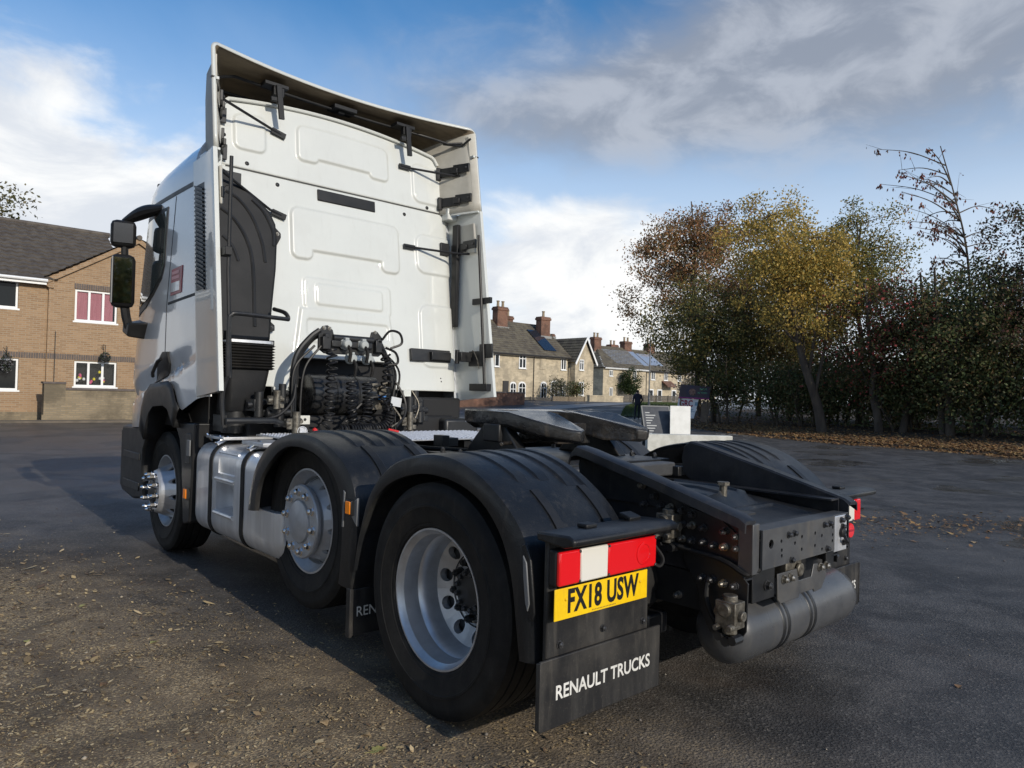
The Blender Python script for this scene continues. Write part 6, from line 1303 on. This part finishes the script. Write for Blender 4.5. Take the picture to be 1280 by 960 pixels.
tag(lpoly([(.28, .05), (.83, .05), (.83, 1.20), (.28, 1.20)], lambda r, z: loc(O, r, -.42+.05*z, z), lambda r, z: loc(O, r, -.39+.05*z, z), 'white_sheet', WS, None, .004), 'plain white board leaning against the black pavement A-board', 'board')
cb_ = MB(); Rb = Matrix((vr, vf, Vector((0, 0, 1)))).transposed(); cb_.box(loc(O, .70, -.75, .215), (2.25, .30, .47), Rb); tag(obj('concrete_block', cb_, mat('white_concrete', (.62, .61, .55), .8, c2=(.50, .49, .43), nscale=4, bump=.4, bscale=25), None, .02), 'long white painted concrete block in front of the pavement A-board', 'block')
# advertising boards by the trees
O2 = Vector((27.7, 18.2, float(ground_h(27.7, 18.2))+.13))
def board(label, poly, th, m, tilt=0.0):
    o = lpoly(poly, lambda r, z: loc(O2, r, tilt*z, z), lambda r, z: loc(O2, r, tilt*z+th, z), 'advert_board', m, None, .006); return tag(o, label, 'sign')
def at_board(r, z, f): return Matrix.Translation(loc(O2, r, f, z)) @ Matrix(((vr.x, 0, -vf.x, 0), (vr.y, 0, -vf.y, 0), (0, 1, 0, 0), (0, 0, 0, 1)))
d_ = board('dark blue advertising board with green lettering above the white one', [(-.72, 1.30), (.80, 1.26), (.88, 1.90), (-.62, 1.98)], .03, mat('navy_board', (.035, .035, .075), .5, c2=(.06, .045, .06), nscale=2))
lpoly([(-.70, 1.30), (.80, 1.26), (.81, 1.335), (-.70, 1.37)], lambda r, z: loc(O2, r, -.006, z), lambda r, z: loc(O2, r, -.002, z), 'magenta_stripe', mat('magenta', (.25, .02, .18), .5), d_)
k = MB(); c_ = loc(O2, -.05, -.004, 1.62); k.lathe([(0, .004), (.17, .004), (.17, 0)], c_, -vf, 20); obj('round_picture', k, mat('picture', (.28, .17, .14), .5, c2=(.10, .05, .05), nscale=9), d_)
GRN = mat('green_print', (.10, .42, .26), .5)
text_obj('lettering', 'FARM', .15, at_board(.50, 1.76, -.006), GRN, d_, width=.34, depth=.002); text_obj('lettering', "N' FEED", .13, at_board(.46, 1.58, -.006), GRN, d_, width=.46, depth=.002)
w_ = board('tilted white advertising board with large red GRC letters', [(-.82, .38), (.06, .30), (.30, 1.255), (-.70, 1.29)], .03, mat('white_sign', (.80, .82, .84), .5), .06)
text_obj('lettering', 'GRC', .44, at_board(-.33, 1.03, .045), mat('crimson', (.35, .012, .05), .5), w_, width=.66, depth=.003, offset=.012)
PB = mat('pale_blue_print', (.22, .36, .46), .5)
for z0_, r0_, r1_ in ((.74, -.62, .04), (.62, -.60, .10), (.50, -.62, -.10), (.68, -.4, .0)): lpoly([(r0_, z0_), (r1_, z0_), (r1_, z0_+.035), (r0_, z0_+.035)], lambda r, z: loc(O2, r, .06*z-.006, z), lambda r, z: loc(O2, r, .06*z-.002, z), 'print_line', PB, w_)
lpoly([(.10, .95), (.24, .95), (.26, 1.12), (.12, 1.12)], lambda r, z: loc(O2, r, .06*z-.006, z), lambda r, z: loc(O2, r, .06*z-.002, z), 'print_block', PB, w_)
b_ = board('leaning brown printed board beside the white red-lettered sign', [(.36, .18), (.70, .12), (.92, 1.12), (.50, 1.20)], .03, mat('brown_board', (.17, .13, .085), .6, c2=(.10, .07, .06), nscale=6), .05)
for r0_ in (-.60, .72):
    k = MB(); k.cyl(loc(O2, r0_, .06, -.05), loc(O2, r0_, .06, 1.9), .035, n=8); obj('post', k, WOOD, d_)
# ================================================================ trees
def tube_np(V, F, path, radii, n=5):
    m = MB(); m.tube(path, list(radii), n, False); o = len(V); V.extend(m.v); F.extend([tuple(i+o for i in f) for f in m.f])
BARK = mat('bark', (.055, .042, .032), .9, c2=(.095, .075, .055), nscale=5, bump=.7, bscale=18, stretch=(1, 1, .3))
def make_tree(name, label, base, h, rad, z0, cols, n_cl=150, per=85, leaf=.075, lean=(0, 0), seed=0, squash=1.0, cat='tree', group=None, spread=.42, trunk_r=.16, stems=1, lift=0.0, shape=2.0, mat_=None, bare=None):
    r = np.random.default_rng(seed); rd = random.Random(seed); bx_, by_ = base; bz = float(ground_h(bx_, by_))+lift
    T_ = empty(name, (bx_, by_, bz), label, cat, group)
    cz = (z0+h)/2; hz = (h-z0)/2; top = Vector((lean[0], lean[1], h*.86)); V, F = [], []
    trunks = []
    for s in range(stems):
        off = Vector((rd.uniform(-.5, .5), rd.uniform(-.5, .5), 0))*(0 if stems == 1 else 1); tp = top+off*3 if stems > 1 else top
        pts = [Vector((0, 0, -.1))+off]+[off.lerp(tp, t)+Vector((rd.gauss(0, .12), rd.gauss(0, .12), 0))*h*.06 for t in (.15, .3, .45, .6, .8)]+[tp]
        for i, p in enumerate(pts[1:]): p.z = h*.86*(.15, .3, .45, .6, .8, 1)[i]
        pts = curve(pts, 4); trunks.append(pts); tube_np(V, F, pts, [trunk_r*(1-.85*i/(len(pts)-1))+.012 for i in range(len(pts))], 7)
    # leaf clusters through the crown volume; denser near the outside, shaped by lumps
    cl = []
    lumps = r.normal(0, 1, (7, 3)); lumps /= np.linalg.norm(lumps, axis=1)[:, None]
    while len(cl) < n_cl:
        d = r.normal(0, 1, 3); d /= np.linalg.norm(d); k = .62+.34*max((lumps @ d).max(), 0)**3+.16*math.sin(d[0]*7+seed)*math.sin(d[2]*6+seed*2)
        q = r.random()**.42*k; p = Vector((d[0]*rad*q, d[1]*rad*q, cz+d[2]*hz*q*squash)); fr = (p.z-z0)/(h-z0)
        p.x += lean[0]*max(0, fr); p.y += lean[1]*max(0, fr); cl.append(p)
    limbs = []
    for i in range(int(9*stems**.5)+3):
        tr = trunks[i % stems]; j = rd.randint(int(len(tr)*.22), int(len(tr)*.9)); a = tr[j]; c = min(rd.sample(cl, 12), key=lambda c: (c-a).length-.8*(c.z-a.z)); mid = a.lerp(c, .5)+Vector((rd.gauss(0, .2), rd.gauss(0, .2), .25)); pts = curve([a, mid, c], 5)
        r0 = trunk_r*.42*(1-.6*j/len(tr)); tube_np(V, F, pts, [r0*(1-.8*k/(len(pts)-1))+.008 for k in range(len(pts))], 5); limbs += pts
    allp = limbs+[p for t in trunks for p in t[len(t)//3:]]; A = np.array([list(p) for p in allp])
    for c in cl:
        a = allp[int(np.argmin(((A-np.array(c))**2).sum(1)+r.random(len(A))*.6))]; tube_np(V, F, [a, a.lerp(c, .55)+Vector((rd.gauss(0, .1), rd.gauss(0, .1), .08)), c], [.022, .014, .006], 3)
    me = bpy.data.meshes.new('trunk'); me.from_pydata([tuple(v) for v in V], [], F); me.materials.append(BARK); me.shade_smooth(); link('trunk', me, T_)
    n = n_cl*per; ci = np.repeat(np.arange(n_cl), per); Cn = np.array([list(c) for c in cl]); sg = r.uniform(.6, 1.35, n_cl)[ci]*spread
    P = Cn[ci]+np.clip(r.normal(0, 1, (n, 3)), -1.7, 1.7)*sg[:, None]*np.array([1, 1, .72]); L = r.uniform(.6, 1.3, n)*leaf
    P[:, 2] = np.maximum(P[:, 2], .25)
    u = r.normal(0, 1, (n, 3)); u[:, 2] -= .35; u /= np.linalg.norm(u, axis=1)[:, None]; w = np.cross(u, r.normal(0, 1, (n, 3))); w /= np.linalg.norm(w, axis=1)[:, None]+1e-6
    V4 = np.stack([P-u*L[:, None], P+w*(L*.62)[:, None]+u*(L*.1)[:, None], P+u*L[:, None], P-w*(L*.62)[:, None]+u*(L*.1)[:, None]], 1).reshape(-1, 3)
    link('crown', fast_mesh('crown', V4, np.arange(4*n).reshape(n, 4), mat_ or island_mat(name+'_leaves', cols, .55, .3, .36)), T_)
    return T_
RUST = [(0.324, 0.155, 0.074), (0.243, 0.128, 0.061), (0.405, 0.203, 0.088), (0.189, 0.135, 0.061), (0.149, 0.128, 0.054), (0.311, 0.196, 0.074)]
GOLD = [(0.55, 0.385, 0.088), (0.44, 0.308, 0.077), (0.286, 0.242, 0.066), (0.616, 0.418, 0.11), (0.187, 0.176, 0.055), (0.363, 0.286, 0.077), (0.484, 0.319, 0.077)]
OLIVE = [(0.195, 0.182, 0.058), (0.13, 0.143, 0.046), (0.286, 0.234, 0.072), (0.091, 0.104, 0.039), (0.364, 0.26, 0.078), (0.078, 0.085, 0.033)]
DARK = [(0.085, 0.114, 0.042), (0.063, 0.085, 0.034), (0.123, 0.142, 0.049), (0.162, 0.142, 0.057), (0.085, 0.095, 0.038), (0.18, 0.123, 0.057)]
REDS = [(0.085, 0.093, 0.037), (0.111, 0.111, 0.044), (0.128, 0.102, 0.048), (0.076, 0.085, 0.034), (0.408, 0.085, 0.076), (0.153, 0.111, 0.048)]
tg = 'trees along the right-hand verge'
make_tree('autumn_tree', 'rust brown autumn tree at the end of the verge behind the advert boards', (33.9, 21.8), 15.0, 5.6, 2.4, RUST, 210, 170, .072, seed=3, group=tg, lean=(-.6, .6), spread=.44)
make_tree('autumn_tree', 'olive green tree in front of the rust brown one, overhanging the boards', (30.5, 18.8), 8.2, 4.0, 1.2, OLIVE, 150, 140, .066, seed=5, group=tg, lean=(-.8, .9), spread=.42)
make_tree('autumn_tree', 'golden yellow leaning tree on the verge, tallest of the row', (25.7, 10.7), 10.3, 3.1, 3.0, GOLD, 150, 170, .056, seed=11, group=tg, lean=(-1.7, 1.6), spread=.36, trunk_r=.20)
make_tree('autumn_tree', 'second golden tree with greener top beside the leaning one', (29.6, 11.0), 10.9, 2.4, 3.0, [(.32, .25, .065), (.22, .21, .055), (.40, .27, .075), (.14, .15, .045), (.10, .11, .035)], 100, 160, .056, seed=14, group=tg, spread=.36)
make_tree('autumn_tree', 'dark olive tree filling the gap behind the golden trees', (32.4, 15.6), 11.3, 3.8, .8, [(.20, .13, .05), (.15, .12, .045), (.26, .16, .06), (.10, .09, .035), (.12, .10, .04)], 200, 110, .07, seed=17, group=tg, spread=.5)
make_tree('autumn_tree', 'dark green tree flecked with red leaves on the verge', (26.6, 8.6), 7.0, 2.9, .9, REDS, 130, 140, .056, seed=21, group=tg, stems=2, spread=.38)
make_tree('autumn_tree', 'dark green bushy tree right of the red-flecked one', (26.2, 6.0), 7.3, 2.8, .6, DARK, 140, 140, .056, seed=25, group=tg, stems=3, spread=.38)
make_tree('autumn_tree', 'dark purple-brown tree at the open end of the verge', (26.6, 3.4), 9.4, 2.8, .7, [(.07, .062, .034), (.10, .066, .042), (.056, .066, .03), (.15, .07, .055), (.08, .088, .036)], 140, 140, .056, seed=29, group=tg, stems=2, spread=.38)
make_tree('autumn_tree', 'dark green tree standing behind the red-flecked one', (31.0, 7.0), 7.2, 3.4, .5, DARK, 170, 80, .08, seed=31, group=tg, spread=.5)
make_tree('autumn_tree', 'last dark tree of the verge beyond the purple-brown one', (27.5, -.3), 8.8, 3.2, .5, DARK, 150, 75, .08, seed=33, group=tg, spread=.5)
make_tree('autumn_tree', 'rear dark tree closing the gap at the open end of the verge', (32.5, 2.5), 8.0, 3.6, .3, DARK, 150, 75, .09, seed=37, group=tg, spread=.55)
make_tree('autumn_tree', 'rear olive tree between the rust brown and dark trees', (35.5, 19.0), 8.4, 4.0, .4, OLIVE, 150, 75, .09, seed=39, group=tg, spread=.55)
make_tree('garden_tree', 'sparse pale-leaved tree rising behind the brick house roof', (.2, 47.5), 14.2, 5.2, 8.0, [(.14, .12, .05), (.10, .10, .04), (.19, .16, .08), (.08, .075, .03)], 80, 45, .11, seed=41, trunk_r=.22, spread=.5)
for i, (bx_, by_, hh) in enumerate(((-11.8, 3, 12), (-12.2, 13, 11.5), (-13.5, -6.5, 12.5), (-9.5, -27, 9.5))):  # last tree is added out of view to darken the mirror's reflection
    make_tree('yard_tree', ('broad olive tree beside the yard level with the lorry wheels', 'shorter olive tree beside the yard ahead of the lorry cab', 'tall olive tree beside the yard behind the lorry', 'unseen olive tree added far behind the lorry to darken its mirror')[i], (bx_, by_), hh, 4.8, 1.0, OLIVE, 120, 60, .15, seed=50+i, spread=.7)
for i, (bx_, by_, hh) in enumerate(((12, 62, 9), (19, 66, 11), (26, 63, 8.5), (31, 68, 10))):
    make_tree('distant_tree', ('far olive tree standing behind the right end of the brick house', 'tall far olive tree between the brick house and the cottages', 'short far olive tree nearer the cottage gable end', 'far olive tree behind the end cottage roof')[i], (bx_, by_), hh, 4.6, .8, OLIVE, 70, 50, .18, seed=60+i, spread=.8)
# sparse whippy tree with a few red leaves
def sparse_tree():
    r = random.Random(8); T_ = empty('bare_tree', (27.9, 6.2, float(ground_h(27.9, 6.2))+1.0), 'nearly bare whippy tree with a few hanging red leaves above the verge trees', 'tree'); V, F = [], []; tips = []
    tr = curve([Vector((0, 0, 0)), Vector((.1, 0, 3.0)), Vector((-.15, .1, 6.0)), Vector((-.45, .4, 8.0)), Vector((-.9, .85, 10.2))], 6); tube_np(V, F, tr, [.055*(1-.85*i/(len(tr)-1))+.008 for i in range(len(tr))], 6)
    for i in range(30):
        j = r.randint(int(len(tr)*.46), len(tr)-3); a = tr[j]; th = r.uniform(1.7, 3.1) if i % 4 else r.uniform(-1, 1.2); ln = r.uniform(1.2, 3.1); up = r.uniform(.0, .75)
        d = Vector((math.cos(th), math.sin(th), up)).normalized(); e = a+d*ln; m_ = a.lerp(e, .5)+Vector((0, 0, .18)); pts = curve([a, m_, e], 6)
        tube_np(V, F, pts, [.026*(1-.8*k/(len(pts)-1))+.004 for k in range(len(pts))], 4)
        for q in pts[3:]: 
            if r.random() < .38: tips.append((q, 2))
        tips.append((e, r.choice((3, 6, 12))))
        for k in range(2):
            b = pts[r.randint(4, len(pts)-2)]; e2 = b+(d+Vector((r.gauss(0, .6), r.gauss(0, .6), r.gauss(.2, .4)))).normalized()*r.uniform(.3, .9); tube_np(V, F, [b, b.lerp(e2, .5), e2], [.010, .007, .003], 3); tips.append((e2, r.choice((1, 3, 8))))
    me = bpy.data.meshes.new('trunk'); me.from_pydata([tuple(v) for v in V], [], F); me.materials.append(BARK); link('trunk', me, T_)
    P = np.array([list(q+Vector((r.gauss(0, .05), r.gauss(0, .05), r.gauss(-.06, .06)))) for q, c in tips for _ in range(c)]); n = len(P); g_ = np.random.default_rng(3); L = g_.uniform(.05, .095, n)
    u = g_.normal(0, .4, (n, 3)); u[:, 2] -= 1; u /= np.linalg.norm(u, axis=1)[:, None]; w = np.cross(u, g_.normal(0, 1, (n, 3))); w /= np.linalg.norm(w, axis=1)[:, None]
    V4 = np.stack([P, P+u*L[:, None]+w*(L*.45)[:, None], P+u*(2*L)[:, None], P+u*L[:, None]-w*(L*.45)[:, None]], 1).reshape(-1, 3)
    link('leaves', fast_mesh('leaves', V4, np.arange(4*n).reshape(n, 4), island_mat('cherry_leaves', [(.16, .035, .025), (.10, .045, .03), (.20, .06, .03), (.08, .05, .03)], .6, .3, .2)), T_)
sparse_tree()
# undergrowth along the bank, each bush its own
bl_ = ['ivy covered bush behind the advert boards', 'dark bush at the foot of the golden trees', 'low dark bush left of the leaning trunk', 'leafy dark bush right of the leaning trunk', 'dense dark bush under the red-flecked tree', 'spreading bush under the bushy dark tree', 'dark bramble bush under the purple-brown tree', 'low bramble at the open end of the verge', 'dark bush set back behind the leaning trunk', 'tall dark bush filling the hedge behind the red-flecked tree', 'rear hedge bush behind the rust brown tree', 'rear hedge bush behind the golden trees', 'rear hedge bush behind the second golden tree', 'rear hedge bush behind the bushy dark tree', 'rear hedge bush behind the purple-brown tree', 'rear hedge bush beyond the last dark tree']
bp__ = [(29.6, 17.3), (29.4, 14.4), (28.8, 12.9), (28.6, 10.2), (27.2, 7.9), (26.0, 5.6), (26.0, 3.2), (25.4, .9), (30.6, 12.6), (29.6, 8.8), (36.5, 17.5), (35.0, 14.0), (34.0, 10.6), (33.5, 7.2), (33.0, 4.0), (31.0, 1.0)]
BUSH = island_mat('bush_leaves', DARK, .55, .3, .25)
for i, (bxy, lb) in enumerate(zip(bp__, bl_)):
    make_tree('bush', lb, bxy, random.uniform(2.8, 4.4), 1.9 if i < 10 else 2.4, .05, None, 75, 100, .058, seed=70+i, cat='bush', group='undergrowth along the verge', trunk_r=.05, stems=3, spread=.42, mat_=BUSH, lift=.25)
make_tree('topiary_bush', 'clipped green conifer bush against the hipped cottage', (73.0, 58.6), 4.6, 1.5, .1, [(.035, .06, .018), (.05, .075, .022), (.028, .045, .015)], 60, 70, .10, seed=90, cat='bush', spread=.3, trunk_r=.08)
make_tree('garden_shrub', 'pale flowering shrub in the garden before the gabled cottage', (47.5, 46.6), 2.4, 1.5, .1, [(.20, .19, .12), (.10, .11, .06), (.30, .27, .22), (.07, .08, .04)], 30, 50, .08, seed=91, cat='bush', spread=.3, trunk_r=.04)
make_tree('garden_shrub', 'pale leafed shrub beside the lane in front of the far cottage', (41.5, 27.6), 3.2, 1.4, .3, [(.42, .36, .30), (.30, .25, .18), (.20, .17, .10), (.5, .44, .38)], 40, 40, .09, seed=92, cat='bush', spread=.32, trunk_r=.04)
make_tree('garden_shrub', 'dark rounded shrub by the fence before the middle cottage', (50.0, 46.8), 2.2, 1.2, .1, DARK, 30, 50, .08, seed=93, cat='bush', spread=.3, trunk_r=.04)

# ================================================================ the person walking away along the lane
def person():
    px, py = 30.45, 23.8; pz = float(ground_h(px, py))
    J = {'pel': (0, 0, .95), 'sp': (0, .02, 1.18), 'ch': (0, .04, 1.36), 'nk': (0, .05, 1.50), 'hd': (0, .06, 1.60), 'tp': (0, .06, 1.72),
         'lh': (-.10, 0, .90), 'lk': (-.12, .10, .50), 'la': (-.15, -.02, .09), 'lt': (-.16, .12, .04), 'rh': (.10, 0, .90), 'rk': (.10, .14, .52), 'ra': (.12, .24, .10), 'rt': (.12, .40, .06),
         'ls': (-.19, .03, 1.40), 'le': (-.27, -.06, 1.13), 'lw': (-.25, .10, .92), 'lf': (-.24, .16, .84), 'rs': (.19, .03, 1.40), 're': (.27, -.02, 1.13), 'rw': (.22, .18, .98), 'rf': (.20, .24, .92)}
    Rr = dict(pel=.155, sp=.15, ch=.165, nk=.065, hd=.10, tp=.075, lh=.10, lk=.075, la=.05, lt=.04, rh=.10, rk=.075, ra=.05, rt=.04, ls=.085, le=.06, lw=.042, lf=.035, rs=.085, re=.06, rw=.042, rf=.035)
    ks = list(J); E_ = [('pel', 'sp'), ('sp', 'ch'), ('ch', 'nk'), ('nk', 'hd'), ('hd', 'tp'), ('pel', 'lh'), ('lh', 'lk'), ('lk', 'la'), ('la', 'lt'), ('pel', 'rh'), ('rh', 'rk'), ('rk', 'ra'), ('ra', 'rt'), ('ch', 'ls'), ('ls', 'le'), ('le', 'lw'), ('lw', 'lf'), ('ch', 'rs'), ('rs', 're'), ('re', 'rw'), ('rw', 'rf')]
    me = bpy.data.meshes.new('person'); me.from_pydata([J[k] for k in ks], [(ks.index(a), ks.index(b)) for a, b in E_], [])
    o = bpy.data.objects.new('tmp', me); COL.objects.link(o); sk = o.modifiers.new('s', 'SKIN'); sk.use_smooth_shade = True
    if not me.skin_vertices: me.attributes
    for i, k in enumerate(ks): v = me.skin_vertices[0].data[i]; v.radius = (Rr[k], Rr[k]*.85); v.use_root = (k == 'pel')
    o.modifiers.new('d', 'SUBSURF').levels = 2; bpy.context.view_layer.update()
    m2 = bpy.data.meshes.new_from_object(o.evaluated_get(bpy.context.evaluated_depsgraph_get())); bpy.data.objects.remove(o)
    for mm in (mat('dark_jacket', (.030, .030, .045), .8), mat('dark_jeans', (.016, .019, .030), .8), mat('skin', (.45, .28, .20), .6), mat('dark_hair', (.015, .012, .010), .7), mat('shoe', (.02, .02, .02), .6)): m2.materials.append(mm)
    for p in m2.polygons:
        c = p.center; hand = c.z < .95 and abs(c.x) > .17 and c.z > .75
        p.material_index = 4 if c.z < .11 else 2 if hand else 1 if c.z < .88 else 0 if c.z < 1.50 else 3 if (c.z > 1.56 and c.y < .12) or c.z > 1.66 else 2
        p.use_smooth = True
    q = bpy.data.objects.new('person', m2); COL.objects.link(q); q.location = (px, py, pz); q.rotation_euler = (0, 0, -.75); tag(q, 'person in dark jacket and jeans walking away along the lane', 'person')
person()
